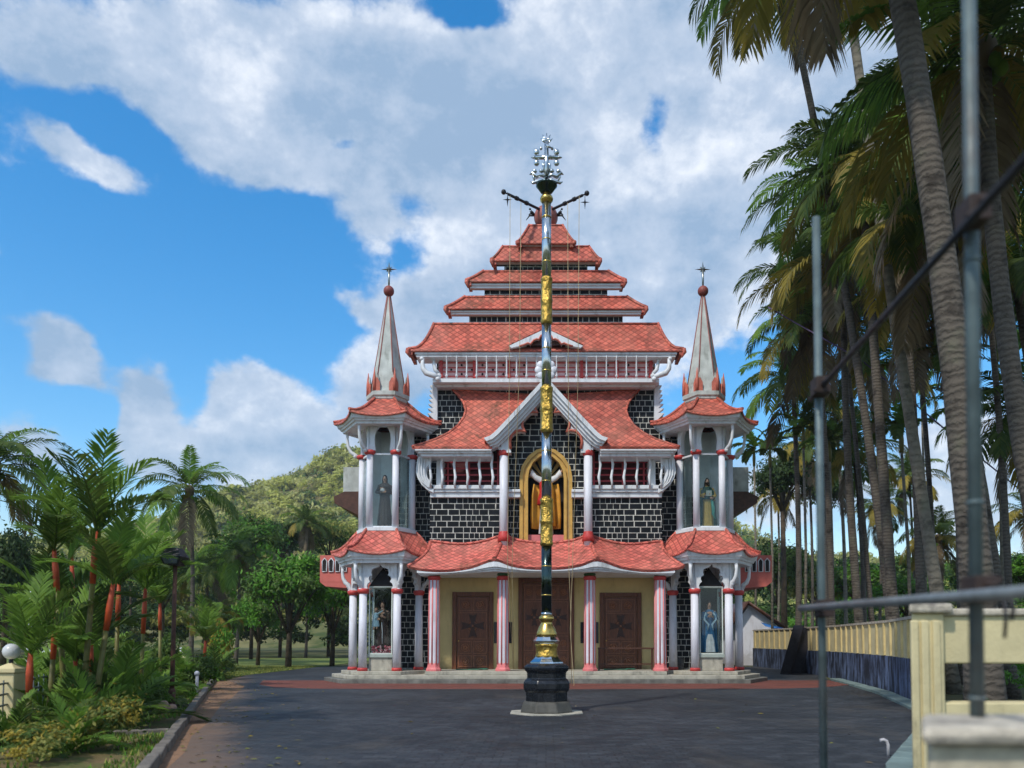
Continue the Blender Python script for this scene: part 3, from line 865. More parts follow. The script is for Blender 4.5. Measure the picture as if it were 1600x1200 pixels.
I2 = [(h, y - 1) for h, y in I_[:-2]]
sp_l = [(70, 707), (70, 694)] + [(h, y - 2) for h, y in I_[:4][::-1]]
pl = [U(CX - h, y, 30.4) for h, y in [(54.5, 707)] + [(70, 707), (70, 690)] + [(h, y - 3) for h, y in I_[:3][::-1]]] \
   + [U(CX + h, y, 30.4) for h, y in [(h, y - 3) for h, y in I_[1:3]] + [(70, 690), (70, 707), (54.5, 707)]] \
   + [U(CX + h, y, 30.4) for h, y in AR] + [U(CX - h, y, 30.4) for h, y in AR[::-1][1:]]
MB().prism(pl, 30.42, 30.92).build('arch_panel', M['white'], gab)
pa = [P(CX - h, y, 30.40) for h, y in AR] + [P(CX + h, y, 30.40) for h, y in AR[::-1][1:]]
MB().tube(pa, .055, 6, 0, True, True).build('arch_trim', M['orange_red'], gab)
gr_ = MB()
for s_ in (-1, 1):
    rows = [[P(CX + s_ * h, y, 30.05) + Vector((0, .1 + dd, -.10)) for h, y in O_] for dd in (0, 1.8)]
    gr_.grid(rows, [[(p.y, p.z) for p in r_] for r_ in rows])
gr_.build('gable_roof', M['tile'], gab, solid=.05)
flower = MB()
c = P(853, 580, 30.1)
for a in range(8): flower.ball(c + Vector((math.sin(a * PI / 4) * .28, 0, math.cos(a * PI / 4) * .28 + .05)), .16, 0, 8, 6, (1, .4, 1))
flower.build('gable_finial', M['white_clean'], gab)
for s_ in (-1, 1):
    x, z0 = U(CX + s_ * 66, 842, 30.6); z1 = U(CX, 704, 30.6)[1]; zc_ = U(CX, 711, 30.6)[1]; zb5 = U(CX, 834, 30.6)[1]
    c_ = MB().lathe([(.165, z0 - .5), (.165, zc_ + .02)], x, 30.6, 16).build('gable_column', M['white_clean'], gab)
    cp = MB().lathe([(.17, zc_ - .04), (.2, zc_), (.215, zc_ + .07), (.2, z1 - .03), (.18, z1)], x, 30.6, 16)
    cp.build('capital', M['red'], c_)
    MB().lathe([(.24, z0 - .1), (.22, z0 + .1), (.18, zb5 + .05), (.17, zb5 + .08)], x, 30.6, 16).build('column_base', M['red'], c_)
    MB().box(x - .2, x + .2, 30.45, 30.8, z1, z1 + .12).build('abacus', M['white'], c_)

# little scalloped gable on the main roof
lg = MB()
for s_ in (-1, 1):
    pl = [(0, 513), (58, 540), (54, 543), (42, 540.5), (34, 538), (28, 535.5), (24, 537), (19, 531), (14, 529), (11, 530), (8, 524), (0, 521)]
    lg.prism([U(CX + s_ * h, y, 30.9) for h, y in pl], 30.92 - .002 * s_, 31.4)
lg = lg.build('small_gable', M['white'], church)
q = [(42, 541), (34, 538.5), (28, 536), (24, 537.5), (19, 531.5), (14, 529.5), (11, 530.5), (8, 524.5), (0, 521.5)]
MB().tube([P(CX - h, y, 30.9) for h, y in q] + [P(CX + h, y, 30.9) for h, y in q[::-1][1:]], .04, 6).build('gable_trim', M['orange_red'], lg)
rs = MB()
for s_ in (-1, 1):
    rows = [[P(CX, 512.4, 30.95) + Vector((0, dd, .02)) + Vector((0, 0, 0)), P(CX + s_ * 58, 539.5, 30.95) + Vector((0, dd * .55, .02))] for dd in (0, 1.3)]
    rs.grid(rows, [[(0, dd), (2, dd)] for dd in (0, 1.3)])
rs.build('gable_roof', M['tile'], lg, solid=.04)
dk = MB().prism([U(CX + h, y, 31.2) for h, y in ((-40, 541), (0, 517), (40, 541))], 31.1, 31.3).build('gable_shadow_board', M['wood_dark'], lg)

# porch roof
pr_ = MB()
topc = [(-181, 846), (-170, 847), (-150, 849.5), (-130, 850.5), (-110, 848.5), (-90, 844), (-66, 837.5), (-45, 844), (-22, 847.5), (0, 848.5)]
eave = [(-216, 884), (-200, 887.5), (-180, 889.5), (-160, 890), (-140, 888.5), (-115, 884), (-81, 873), (-55, 881), (-28, 885.5), (0, 886.5)]
topc += [(-h, y) for h, y in topc[::-1][1:]]; eave += [(-h, y) for h, y in eave[::-1][1:]]
def cat(pts, n):
    out = []
    for i in range(len(pts) - 1):
        p0, p1, p2, p3 = pts[max(i - 1, 0)], pts[i], pts[i + 1], pts[min(i + 2, len(pts) - 1)]
        for j in range(n):
            t = j / n
            out.append(tuple(.5 * (2 * b + (c - a) * t + (2 * a - 5 * b + 4 * c - d) * t * t + (3 * b - a - 3 * c + d) * t ** 3) for a, b, c, d in zip(p0, p1, p2, p3)))
    return out + [tuple(pts[-1])]
T_, E_ = cat(topc, 4), cat(eave, 4)
def ed(h):                       # eave depth: the middle bay projects
    a = abs(h)
    return 29.25 if a < 81 else 29.25 + min(1, (a - 81) / 60) * .45
pts, uvs = [], []
for j in range(11):
    v = j / 10
    row, ur = [], []
    for (th, ty), (eh, ey) in zip(T_, E_):
        sx = v ** 1.9 if abs(eh) > 100 else v
        sz = v ** .88
        d = 31.02 + (ed(eh) - 31.02) * v ** 1.05
        p = P(CX + th + (eh - th) * sx, ty + (ey - ty) * sz, d)
        row.append(p); ur.append((p.x, 1.9 * (1 - v)))
    pts.append(row); uvs.append(ur)
pr_.grid(pts, uvs)
lipr = [pts[-1], [Vector((p.x, p.y + .03, p.z - .09)) for p in pts[-1]]]
pr_.grid(lipr, [[(p.x, p.z) for p in r_] for r_ in lipr])
hi = [i for i, (h, y) in enumerate(E_) if abs(abs(h) - 81) < .6]
for i in hi: pr_.tube([r_[i] + Vector((0, -.01, .02)) for r_ in pts], .075, 7)
for i in (0, len(E_) - 1): pr_.tube([r_[i] for r_ in pts], .06, 7)
pr_.tube([p + Vector((0, -.02, .02)) for p in pts[0]], .055, 6)
porch = pr_.build('porch_roof', M['tile_pink'], church)
fa = MB()
def fas(y_of, off, h_scale, dz=0.0):
    pass
botc = [(-200, 899.5), (-150, 897.5), (-81, 892.5), (-30, 894.5), (0, 895)]
botc += [(-h, y) for h, y in botc[::-1][1:]]
def boty(h):
    for (a, ya), (b, yb) in zip(botc, botc[1:]):
        if a <= h <= b: return ya + (yb - ya) * (h - a) / (b - a)
    return 899.5
nE = len(E_)
for k0, k1, off in ((0., .58, .04), (.56, .8, .12), (.78, 1., .2)):
    top_r, bot_r = [], []
    for (eh, ey) in E_:
        hh = max(-203 + off * 30, min(203 - off * 30, eh)); d = ed(eh) + off
        yt_ = ey + 2.0
        yb_ = boty(hh)
        top_r.append(P(CX + hh, yt_ + (yb_ - yt_) * k0, d)); bot_r.append(P(CX + hh, yt_ + (yb_ - yt_) * k1, d))
    back = [Vector((p.x, p.y + .1, p.z)) for p in bot_r]
    fa.grid([top_r, bot_r, back], None, 0, False)
# soffit
zs = U(CX, 896.5, 29.6)[1]
fa.grid([[Vector((P(CX + max(-197, min(197, eh)), boty(eh), ed(eh) + .3).x, ed(eh) + .3, P(CX, boty(eh), ed(eh) + .3).z)) for eh, ey in E_], [Vector((P(CX + max(-197, min(197, eh)), 897, 32.2).x * .96, 32.25, zs + .06)) for eh, ey in E_]])
fa.build('fascia', M['white'], porch)

# porch back wall and doors
zf_ = .42
zs1 = 4.24
MB().box(-4.42, 4.42, 32.3, 32.98, .3, zs1).build('porch_wall', M['cream'], church)
def door(px0, px1, y0, double):
    xa, zt = U(px0, y0, 32.25); xb, _ = U(px1, y0, 32.25)
    fr = MB(); w = .17
    fr.box(xa, xa + w, 32.2, 32.31, zf_, zt); fr.box(xb - w, xb, 32.2, 32.31, zf_, zt); fr.box(xa + w, xb - w, 32.2, 32.31, zt - w, zt)
    fr = fr.build('door', M['door'], church, bevel=.01)
    xi, xo, z1 = xa + w + .01, xb - w - .01, zt - w - .01
    leaves = [(xi, xo)] if not double else [(xi, (xi + xo) / 2 - .008), ((xi + xo) / 2 + .008, xo)]
    for a, b in leaves:
        lf = MB().box(a, b, 32.255, 32.32, zf_ + .02, z1).build('door_leaf', M['door'], fr, bevel=.006)
        cv = MB(); wd = b - a; hh = z1 - zf_
        def panel(u0, u1, v0, v1, motif):
            X0, X1, Z0, Z1 = a + wd * u0, a + wd * u1, zf_ + hh * v0, zf_ + hh * v1
            e_ = .03
            cv.box(X0 + e_, X1 - e_, 32.243, 32.258, Z0 + e_, Z1 - e_, 2); cv.box(X0, X1, 32.225, 32.258, Z0, Z0 + e_); cv.box(X0, X1, 32.225, 32.258, Z1 - e_, Z1)
            cv.box(X0, X0 + e_, 32.226, 32.258, Z0 + e_, Z1 - e_); cv.box(X1 - e_, X1, 32.226, 32.258, Z0 + e_, Z1 - e_)
            cxx, czz, rr = (X0 + X1) / 2, (Z0 + Z1) / 2, min(X1 - X0, Z1 - Z0) * .3
            if motif == 'cross':
                for q in range(4):
                    a_ = q * PI / 2
                    f_ = Vector((math.sin(a_), 0, math.cos(a_))); n_ = Vector((f_.z, 0, -f_.x)); c_ = Vector((cxx, 0, czz))
                    pl = [c_ + f_ * .04 + n_ * .04, c_ + f_ * rr * 1.45 + n_ * rr * .5, c_ + f_ * rr * 1.25, c_ + f_ * rr * 1.45 - n_ * rr * .5, c_ + f_ * .04 - n_ * .04]
                    cv.prism([(p.x, p.z) for p in pl], 32.212, 32.258, 1)
                cv.tube([(cxx + rr * .55 * math.cos(t * PI / 10), 32.235, czz + rr * .55 * math.sin(t * PI / 10)) for t in range(21)], .022, 6)
                cv.ball((cxx, 32.24, czz), .07, 0, 10, 6, (1, .5, 1))
            else:
                cv.tube([(cxx + rr * math.cos(t * PI / 8), 32.245, czz + rr * 1.0 * math.sin(t * PI / 8)) for t in range(17)], .02, 6)
                for q in range(5):
                    cv.ball((cxx + rr * .45 * math.cos(q * 1.257), 32.245, czz + rr * .45 * math.sin(q * 1.257)), rr * .33, 0, 8, 6, (1, .4, 1))
        m_, n_ = .06, .94
        for (v0, v1) in ((.80, .97), (.21, .385), (.03, .19)):
            panel(m_, .485, v0, v1, 'f'); panel(.515, n_, v0, v1, 'f')
        panel(m_, n_, .41, .78, 'cross')
        cv.build('carved_panel', [M['carving'], M['door_dark'], M['door']], lf)
        MB().ball(((b if a < 0 and double else a) + (-.08 if a < 0 and double else .08), 32.21, zf_ + 1.15), .035).build('handle', M['brass'], lf)
door(707, 771, 925, False); door(810, 897, 903, True); door(937, 1002, 926, False)
for px in (786, 921):
    xa, z1 = U(px - 14, 972, 32.28); xb, z0 = U(px + 14, 1005, 32.28)
    MB().box(xa, xb, 32.27, 32.31, z0, z1).build('wall_plaque', M['granite'], church)
# porch columns: fluted white with red stripes
for px in (678.5, 786, 921.5, 1031):
    x, zt = U(px, 906, 30.3); z0 = zf_
    ztop = U(px, 897, 30.3)[1]
    c_ = MB(); n_ = 48
    rows = []
    for q in range(2):
        z = (z0 + .22, zt)[q]; row = []
        for i in range(n_ + 1):
            a = 2 * PI * i / n_ + PI / 8; r_ = (.215, .19)[q] * (1 - .06 * (math.cos(a * 8) > .55))
            row.append((x + r_ * math.sin(a), 30.3 - r_ * math.cos(a), z))
        rows.append(row)
    c_.grid(rows, None, 0, False)
    for (i) in range(n_):
        pass
    col = c_.build('porch_column', M['white_clean'], church)
    st = MB()
    for q in range(8):
        a = (q + .5) * PI / 4 + .2
        st.tube([(x + .212 * math.sin(a), 30.3 - .212 * math.cos(a), z0 + .26), (x + .187 * math.sin(a), 30.3 - .187 * math.cos(a), zt)], .03, 6)
    st.build('stripe', M['pink'], col)
    bs = MB().lathe([(.30, z0), (.30, z0 + .07), (.255, z0 + .14), (.225, z0 + .3), (.205, z0 + .34)], x, 30.3, 8, 0, False, PI / 8)
    bs.build('column_base', M['pink'], col, bevel=.012)
    MB().lathe([(.2, zt - .02), (.24, zt + .02), (.25, zt + .1), (.22, zt + .14)], x, 30.3, 16).build('capital', M['red'], col)
    MB().lathe([(.2, zt + .13), (.235, zt + .2), (.2, zt + .26), (.26, ztop + .05), (.26, ztop + .2)], x, 30.3, 16).build('leaf_capital', M['green'], col)

# steps
TX, TY = 6.32, 31.35          # tower axis
def hexp(r, sx): return [(sx * TX + r * c[0], TY + r * c[1]) for c in HX]
M['step'] = paint('worn_pale_step', (.42, .40, .33), .8, .22, 2.5, .9, (.07, .07, .055), .3, 30)
M['step_dark'] = paint('worn_step_riser', (.17, .17, .15), .8, .4, 3, .7, (.04, .04, .035), .3, 30)
for i, (r, yy, z0, z1, m_) in enumerate(((2.42, 29.2, -.05, .145, 'step_dark'), (2.12, 29.5, .146, .285, 'step'), (1.75, 29.85, .286, zf_, 'step'))):
    sb = MB()
    sb.slab([(-TX + .0, yy), (TX, yy), (TX, 33.1), (-TX, 33.1)] if i < 2 else [(-4.55, yy), (4.55, yy), (4.55, 33.05), (-4.55, 33.05)], z0, z1)
    so = sb.build('step', M[m_], church, bevel=.02)
    for s_ in (-1, 1):
        MB().slab(hexp(r, s_), z0 + .002, z1 + .003).build('tower_step', M[m_], so, bevel=.02)

# ------------------------------------------------------------------ corner towers
def tower(s_):
    cx, cy = s_ * TX, TY
    zB = zf_ + .004
    t0 = node_part('corner_tower', (cx, cy, 0), church)
    zz = lambda py, d=TY - 1.0: U(CX, py, d)[1]
    # lower storey: six columns, cusped arch panels
    zcap, zsof = zz(922, 30.2), zz(880, 30.2)
    Rl = 1.3
    for c in HX:
        x, y = cx + c[0] * Rl, cy + c[1] * Rl
        co = MB().lathe([(.165, zB), (.145, zcap - .12)], x, y, 18).build('column', M['white_clean'], t0)
        MB().lathe([(.165, zcap - .14), (.225, zcap - .06), (.225, zcap + .03), (.17, zcap + .06)], x, y, 18).build('capital', M['red'], co)
        MB().lathe([(.2, zB), (.195, zB + .09), (.18, zB + .12)], x, y, 18).build('column_base', M['red'], co)
    def face_T(R_, k):
        a, b = HX[k], HX[(k + 1) % 6]
        p0 = Vector((cx + a[0] * R_, cy + a[1] * R_, 0)); p1 = Vector((cx + b[0] * R_, cy + b[1] * R_, 0))
        u = (p1 - p0).normalized(); n_ = Vector((-u.y, u.x, 0))
        m_ = Matrix((( u.x, n_.x, 0, (p0.x + p1.x) / 2), (u.y, n_.y, 0, (p0.y + p1.y) / 2), (0, 0, 1, 0), (0, 0, 0, 1)))
        return m_
    z0, z1 = zcap + .05, zsof + .04
    hh = z1 - z0
    hp = [(.47, 0.0), (.50, .10), (.46, .20), (.38, .26), (.43, .36), (.40, .46), (.30, .50), (.335, .60), (.31, .72), (.22, .77), (.12, .79), (.05, .84), (0, .93)]
    for k in range(6):
        pl = [(-.64, 0), (-.64, 1), (.64, 1), (.64, 0)] + hp + [(-a, b) for a, b in hp[::-1][1:]]
        MB().prism([(a, z0 + b * hh) for a, b in pl], -.09, .09, 0, face_T(Rl, k)).build('cusped_arch', M['white'], t0)
        zt_ = z0 + .93 * hh
    # roof builder shared by both storeys
    def eaves(zc, zbot, ztop, Rt, re=2.1, sag=.17, tilem='tile_pink'):
        prof = [(re - .04, zc - .10, sag), (re + .0, zc - .07, sag), (re, zc, sag)]
        for q in (.1, .22, .36, .5, .65, .82, 1.):
            prof.append((re + (Rt - re) * q ** .78, zc + (ztop - zc) * q ** 1.45, sag * (1 - q) ** 1.6))
        mb = MB(); ring(mb, cx, cy, HX, prof, 12, flare=.05)
        hips(mb, cx, cy, HX, [(q[0] * (1.05 if q[2] else 1), q[1]) for q in prof[2:]], .06)
        ro = mb.build('tiled_roof', M[tilem], t0)
        fm = MB()
        fr = [(re - .05, zc - .09, sag * .9), (re - .12, zbot + (zc - zbot) * .42, 0.02), (re - .17, zbot + (zc - zbot) * .40, 0.02), (re - .19, zbot + (zc - zbot) * .22, 0.0), (re - .26, zbot + (zc - zbot) * .2, 0),
              (re - .28, zbot, 0), (re - .42, zbot, 0), (re - .46, zbot + .06, 0), (.9, zbot + .05, 0)]
        ring(fm, cx, cy, HX, fr, 12, smooth=False, flare=.02)
        fm.build('fascia', M['white'], ro)
        return ro
    zc1 = zz(856, 29.6)
    ztop1 = zz(827, 30.3)
    eaves(zc1, zz(879, 29.7), ztop1, 1.14)
    # core of lower storey hidden behind the case
    for c in HX:
        a = Vector((c[0], c[1], 0))
        zt_ = zz(880, 29.9)
        b_ = MB()
        q = [Vector((cx, cy, 0)) + a * r_ + Vector((0, 0, z_)) for r_, z_ in ((1.72, zt_ + .02), (1.74, zt_ - .22), (1.71, zt_ - .46), (1.62, zt_ - .64), (1.50, zt_ - .72), (1.44, zt_ - .92), (1.36, zt_ - .98))]
        b_.tube(q, [.075, .06, .07, .085, .09, .075, .05], 8)
        for z_ in (q[0], q[4], q[5]): b_.ball(z_ + Vector((0, 0, -.05)), .085, 0, 8, 6)
        b_.build('eave_bracket', M['white'], t0)
    # middle cornice, floor
    za, zb = zz(833, 30.2), zz(823, 30.2)
    mb = MB(); ring(mb, cx, cy, HX, [(1.02, za - .15, 0), (1.12, za, 0), (1.12, za + .1, 0), (1.2, za + .12, 0), (1.2, zb, 0), (.2, zb + .002, 0)], 1, smooth=False)
    mb.build('cornice', M['white'], t0)
    # upper storey
    Ru = 1.0
    zcap2, zso2 = zz(706, 30.4), zz(661, 30.4)
    z0b = zb
    for c in HX:
        x, y = cx + c[0] * Ru, cy + c[1] * Ru
        co = MB().lathe([(.135, z0b), (.125, zcap2)], x, y, 16).build('column', M['white_clean'], t0)
        MB().lathe([(.15, zcap2 - .1), (.215, zcap2 - .04), (.215, zcap2 + .05), (.15, zcap2 + .08)], x, y, 16).build('capital', M['red'], co)
    z0, z1 = zcap2 + .06, zso2 + .06
    hh = z1 - z0
    lp = [(.27, 0), (.30, .2), (.315, .4), (.29, .58), (.22, .74), (.11, .88), (0, .97)]
    for k in range(6):
        pl = [(-.48, 0), (-.48, 1), (.48, 1), (.48, 0)] + lp + [(-a, b) for a, b in lp[::-1][1:]]
        MB().prism([(a, z0 + b * hh) for a, b in pl], -.08, .08, 0, face_T(Ru, k)).build('lancet_arch', M['white'], t0)
        # glazing between the columns
        T_f = face_T(Ru * .985, k)
        MB().prism([(-.37, z0b + .06), (.37, z0b + .06), (.37, zcap2 - .08), (-.37, zcap2 - .08)], -.004, .004, 0, T_f).build('pane', M['glass'], t0)
        fb_ = MB()
        for pl in (((-.38, z0b), (.38, z0b), (.38, z0b + .07), (-.38, z0b + .07)), ((-.38, zcap2 - .1), (.38, zcap2 - .1), (.38, zcap2 - .03), (-.38, zcap2 - .03))):
            fb_.prism(list(pl), -.03, .03, 0, T_f)
        fb_.build('pane_frame', M['white'], t0)
    # pale lining at the back of the upper niche
    Tb = face_T(.80, 3)
    mb = MB()
    mb.prism([(-.4, z0b), (.4, z0b), (.4, z1), (-.4, z1)], -.02, .02, 0, Tb)
    for k in (2, 4): mb.prism([(-.4, z0b), (.4, z0b), (.4, z1), (-.4, z1)], -.02, .02, 0, face_T(.80, k))
    mb.build('niche_lining', paint('niche_plaster', (.62, .68, .68), .7, .1), t0)
    eaves(zz(641, 29.6), zz(661, 29.75), zz(620, 30.5), .74, 2.06, .13, 'tile')
    for c in HX:
        a = Vector((c[0], c[1], 0)); zt_ = zz(661, 29.9)
        q = [Vector((cx, cy, 0)) + a * r_ + Vector((0, 0, z_)) for r_, z_ in ((1.60, zt_ + .03), (1.61, zt_ - .25), (1.57, zt_ - .55), (1.46, zt_ - .78), (1.28, zt_ - .9), (1.10, zt_ - 1.02))]
        b_ = MB().tube(q, [.07, .055, .06, .075, .075, .05], 8)
        for z_ in (q[0], q[4]): b_.ball(z_ + Vector((0, 0, -.05)), .08, 0, 8, 6)
        b_.build('eave_bracket', M['white'], t0)
    # cornice, crown of spikes, spire
    za, zb = zz(621, 30.6), zz(610, 30.6)
    mb = MB(); ring(mb, cx, cy, HX, [(.72, za - .1, 0), (.80, za, 0), (.80, za + .08, 0), (.86, za + .12, 0), (.86, zb, 0), (.2, zb + .002, 0)], 1, smooth=False)
    mb.build('spire_cornice', M['grey_plaster'], t0)
    ap_ = zz(462, TY)
    sp_ = MB(); ring(sp_, cx, cy, HX, [(.72, zb, 0), (.46, zb + (ap_ - zb) * .38, 0), (.06, ap_, 0)], 1, smooth=False)
    sp_ = sp_.build('spire', M['grey_plaster'], t0)
    rb = MB()
    for c in HX: rb.tube([(cx + c[0] * .72, cy + c[1] * .72, zb), (cx + c[0] * .46, cy + c[1] * .46, zb + (ap_ - zb) * .38), (cx + c[0] * .06, cy + c[1] * .06, ap_)], .026, 6)
    rb.build('spire_rib', paint('dull_red_rib', (.26, .10, .085), .7, .3, 4, .3), sp_)
    zs1, zs2, zs3 = zb, zz(592, 30.6), zz(573, 30.6)
    for k, c in enumerate(HX):
        cr = MB()
        for sgn in (-1, 1):
            c2 = HX[(k + sgn) % 6]
            p0 = Vector((cx + c[0] * .80, cy + c[1] * .80, 0)); p1 = Vector((cx + c2[0] * .80, cy + c2[1] * .80, 0))
            u = (p1 - p0).normalized(); n_ = (Vector((cx, cy, 0)) - (p0 + p1) / 2).normalized()
            T = Matrix(((u.x, n_.x, 0, p0.x), (u.y, n_.y, 0, p0.y), (0, 0, 1, 0), (0, 0, 0, 1)))
            cr.prism([(0, zs1), (.22, zs1), (.22, zs2 - .1), (.11, zs2 + .1), (0, zs2)], 0, .05, 0, T)
            cr.prism([(.01, zs2 - .02), (.17, zs2 - .02), (.09, zs3 - .16)], .012, .04, 1, T)
        cr.tube([(cx + c[0] * .8, cy + c[1] * .8, zs1 + .0), (cx + c[0] * .8, cy + c[1] * .8, zs2), (cx + c[0] * .79, cy + c[1] * .79, zs3)], [.07, .065, .01], 6)
        cr.build('crown_spike', [M['orange_red'], M['grey_plaster']], sp_)
    bz = zz(455, TY)
    bl = MB().ball((cx, cy, bz), .215, 0, 18, 12).tube([(cx, cy, ap_ - .1), (cx, cy, bz)], .06, 8).build('ball', paint('maroon_ball', (.22, .055, .045), .55, .2), sp_)
    sm = MB(); zc_ = zz(421, TY)
    sm.tube([(cx, cy, bz + .15), (cx, cy, zc_)], [.035, .05], 6)
    for q in range(8):
        a = q * PI / 4; ln = (.33, .17)[q % 2] if q != 4 else .62
        f_ = Vector((math.sin(a), 0, math.cos(a))); w_ = Vector((f_.z, 0, -f_.x)) * .055
        c0 = Vector((cx, cy, zc_)); tip = c0 + f_ * ln
        sm.add([c0 + w_, c0 - w_, c0 + Vector((0, -.06, 0)), c0 + Vector((0, .06, 0)), tip], [(0, 2, 4), (2, 1, 4), (1, 3, 4), (3, 0, 4)])
    sm.build('star', metal('star_steel', (.35, .38, .36), .35), sp_)
    # red balcony box and white box on the flank behind
    xo, xi = s_ * (abs(U(CX + 352, 890, 33.6)[0])), s_ * 7.0
    zt, zb_ = zz(868, 33.6), zz(921, 33.6)
    sb = MB()
    sb.prism([(s_ * 6.9, zb_ + .3), (xo, zb_ + .3), (xo, zt), (s_ * 6.9, zt)], 33.5, 37.5)
    sb.prism([(s_ * 6.9, zb_ - .05), (xo - s_ * .25, zb_ + .12), (xo, zb_ + .31), (s_ * 6.9, zb_ + .31)], 33.5, 37.5)
    sb = sb.build('side_balcony', paint('salmon_wall', (.60, .15, .12), .65, .12, 2, .2), church)
    for q in range(4):
        ho = MB()
        xq = xo - s_ * (.2 + .28 * q); zq = zt - .35
        ho.tube([(xq - .09, 33.47, zq - .35), (xq - .1, 33.47, zq + .1), (xq, 33.47, zq + .22), (xq + .1, 33.47, zq + .1), (xq + .09, 33.47, zq - .35), (xq - .09, 33.47, zq - .35)], .025, 5)
        ho.box(xq - .1, xq + .1, 33.485, 33.52, zq - .34, zq + .16, 1)
        ho.build('pierced_window', [M['white'], M['dark']], sb)
    x2 = s_ * abs(U(CX + 313, 760, 34)[0]); zt2, zb2_ = zz(733, 34), zz(780, 34)
    wb = MB().box(s_ * 6.2, x2, 33.6, 37, zb2_, zt2)
    wb = wb.build('upper_side_bay', M['grey_plaster'], church)
    x3 = s_ * abs(U(CX + 326, 780, 34)[0])
    MB().prism([(s_ * 6.2, zz(840, 34)), (x3 - s_ * .05, zz(790, 34)), (x3, zz(780, 34)), (x2 - s_ * .1, zz(772, 34)), (s_ * 6.2, zz(772, 34))], 33.4, 37.2).build('bay_corbel', M['wood_dark'], wb)
    # solid core behind the lower case (stone wall end seen between the columns)
    return t0
tower(-1); tower(1)

# ------------------------------------------------------------------ flagstaff
FD = 17.6
fx = U(854, 1110, FD)[0]
flag = thing('flagstaff', (fx, FD, 0), 'tall polished steel and brass flagstaff topped by a cross, on a black stone pedestal', 'flagstaff')
fz = lambda py: U(CX, py, FD)[1]
fr = lambda h: h * FD / F
MB().lathe([(fr(60), -.05), (fr(60), .018), (fr(57), .022)], fx, FD, 8, 0, False, PI / 8).build('ground_slab', M['step'], flag)
pd = MB().lathe([(fr(43), .01), (fr(43), .05), (fr(40), fz(1100)), (fr(38.5), fz(1096)), (fr(33), fz(1094))], fx, FD, 8, 0, False, PI / 8).build('plinth', M['granite_old'], flag, bevel=.02)
MB().lathe([(fr(34.5), fz(1097)), (fr(34.5), fz(1081)), (fr(37), fz(1078)), (fr(38.5), fz(1074)), (fr(38.5), fz(1067)), (fr(36.5), fz(1062)), (fr(32.5), fz(1060)), (fr(32.5), fz(1050)), (fr(36.5), fz(1047)), (fr(37.5), fz(1041)), (fr(33), fz(1038)), (fr(28), fz(1036))],
           fx, FD, 8, 0, False, PI / 8).build('pedestal', M['granite'], flag, bevel=.025)
MB().lathe([(fr(28), fz(1038)), (fr(27), fz(1034)), (fr(21), fz(1029)), (fr(17.5), fz(1025))], fx, FD, 8, 0, False, PI / 8).build('steel_skirt', M['chrome'], flag, bevel=.01)
MB().lathe([(fr(18), fz(1027)), (fr(18), fz(1024)), (fr(16.7), fz(1023)), (fr(16.7), fz(1011)), (fr(18), fz(1010)), (fr(18), fz(1006))], fx, FD, 28).build('embossed_drum', M['gold'], flag)
MB().lathe([(fr(13), fz(1007)), (fr(13), fz(1004)), (fr(20), fz(1003)), (fr(20.5), fz(1001)), (fr(16.5), fz(995))], fx, FD, 10, 0, False).build('steel_ring', M['chrome'], flag, bevel=.008)
MB().lathe([(fr(16.3), fz(996)), (fr(16), fz(990)), (fr(13.5), fz(982)), (fr(10), fz(976)), (fr(8.5), fz(973)), (fr(9), fz(971.5)), (fr(11.5), fz(969)), (fr(12), fz(966)), (fr(11), fz(963)), (fr(8.5), fz(961))], fx, FD, 28).build('brass_bell', M['brass'], flag)
def shaft(y0, y1, r0, r1, mname, joints):
    o = MB().lathe([(fr(r0), fz(y0)), (fr(r1), fz(y1))], fx, FD, 32).build('shaft', M[mname], flag)
    jb = MB()
    for y in joints:
        r = r0 + (r1 - r0) * (y - y0) / (y1 - y0)
        jb.lathe([(fr(r), fz(y + 1)), (fr(r + .35), fz(y + .6)), (fr(r + .35), fz(y - .6)), (fr(r), fz(y - 1))], fx, FD, 32)
    if joints: jb.build('joint_ring', M['brass'], o)
MB().lathe([(fr(8.6), fz(962)), (fr(8.6), fz(957))], fx, FD, 28).build('collar', M['chrome'], flag)
shaft(958, 849, 8.2, 8.1, 'steel_dark', (930, 885))  # dark tree reflection put into this length's steel colour
shaft(782, 671, 7.8, 7.7, 'chrome', (752, 705))
shaft(609, 502, 7.6, 7.5, 'chrome', (580, 545))
shaft(439, 313, 7.4, 7.2, 'chrome', (410, 375, 340))
for y0, y1, r in ((851, 780, 10.3), (673, 606, 10.3), (504, 436, 9.6)):
    ym = (y0 + y1) / 2
    MB().lathe([(fr(8), fz(y0 + 3)), (fr(r - .8), fz(y0 + 1)), (fr(r), fz(y0)), (fr(r), fz(y0 - 3)), (fr(r - .7), fz(y0 - 4)), (fr(r - .5), fz(ym + 3)), (fr(r + .2), fz(ym + 1.5)), (fr(r + .2), fz(ym - 1.5)), (fr(r - .5), fz(ym - 3)), (fr(r - .7), fz(y1 + 4)), (fr(r), fz(y1 + 3)), (fr(r), fz(y1)), (fr(8), fz(y1 - 2))],
               fx, FD, 32).build('embossed_band', M['gold'], flag)
MB().lathe([(fr(7.4), fz(318)), (fr(8), fz(316)), (fr(10), fz(314)), (fr(10.6), fz(311)), (fr(9.5), fz(308)), (fr(6.5), fz(306)), (fr(6.5), fz(302))], fx, FD, 28).build('brass_knop', M['brass'], flag)
MB().lathe([(fr(6.5), fz(303)), (fr(10), fz(300)), (fr(15), fz(293)), (fr(17), fz(291)), (fr(17), fz(289)), (fr(12), fz(288))], fx, FD, 28).build('black_capital', M['steel_dark'], flag)
cr = MB()
pt = lambda dx, py, dy=0.: Vector((fx + fr(dx), FD + dy, fz(py)))
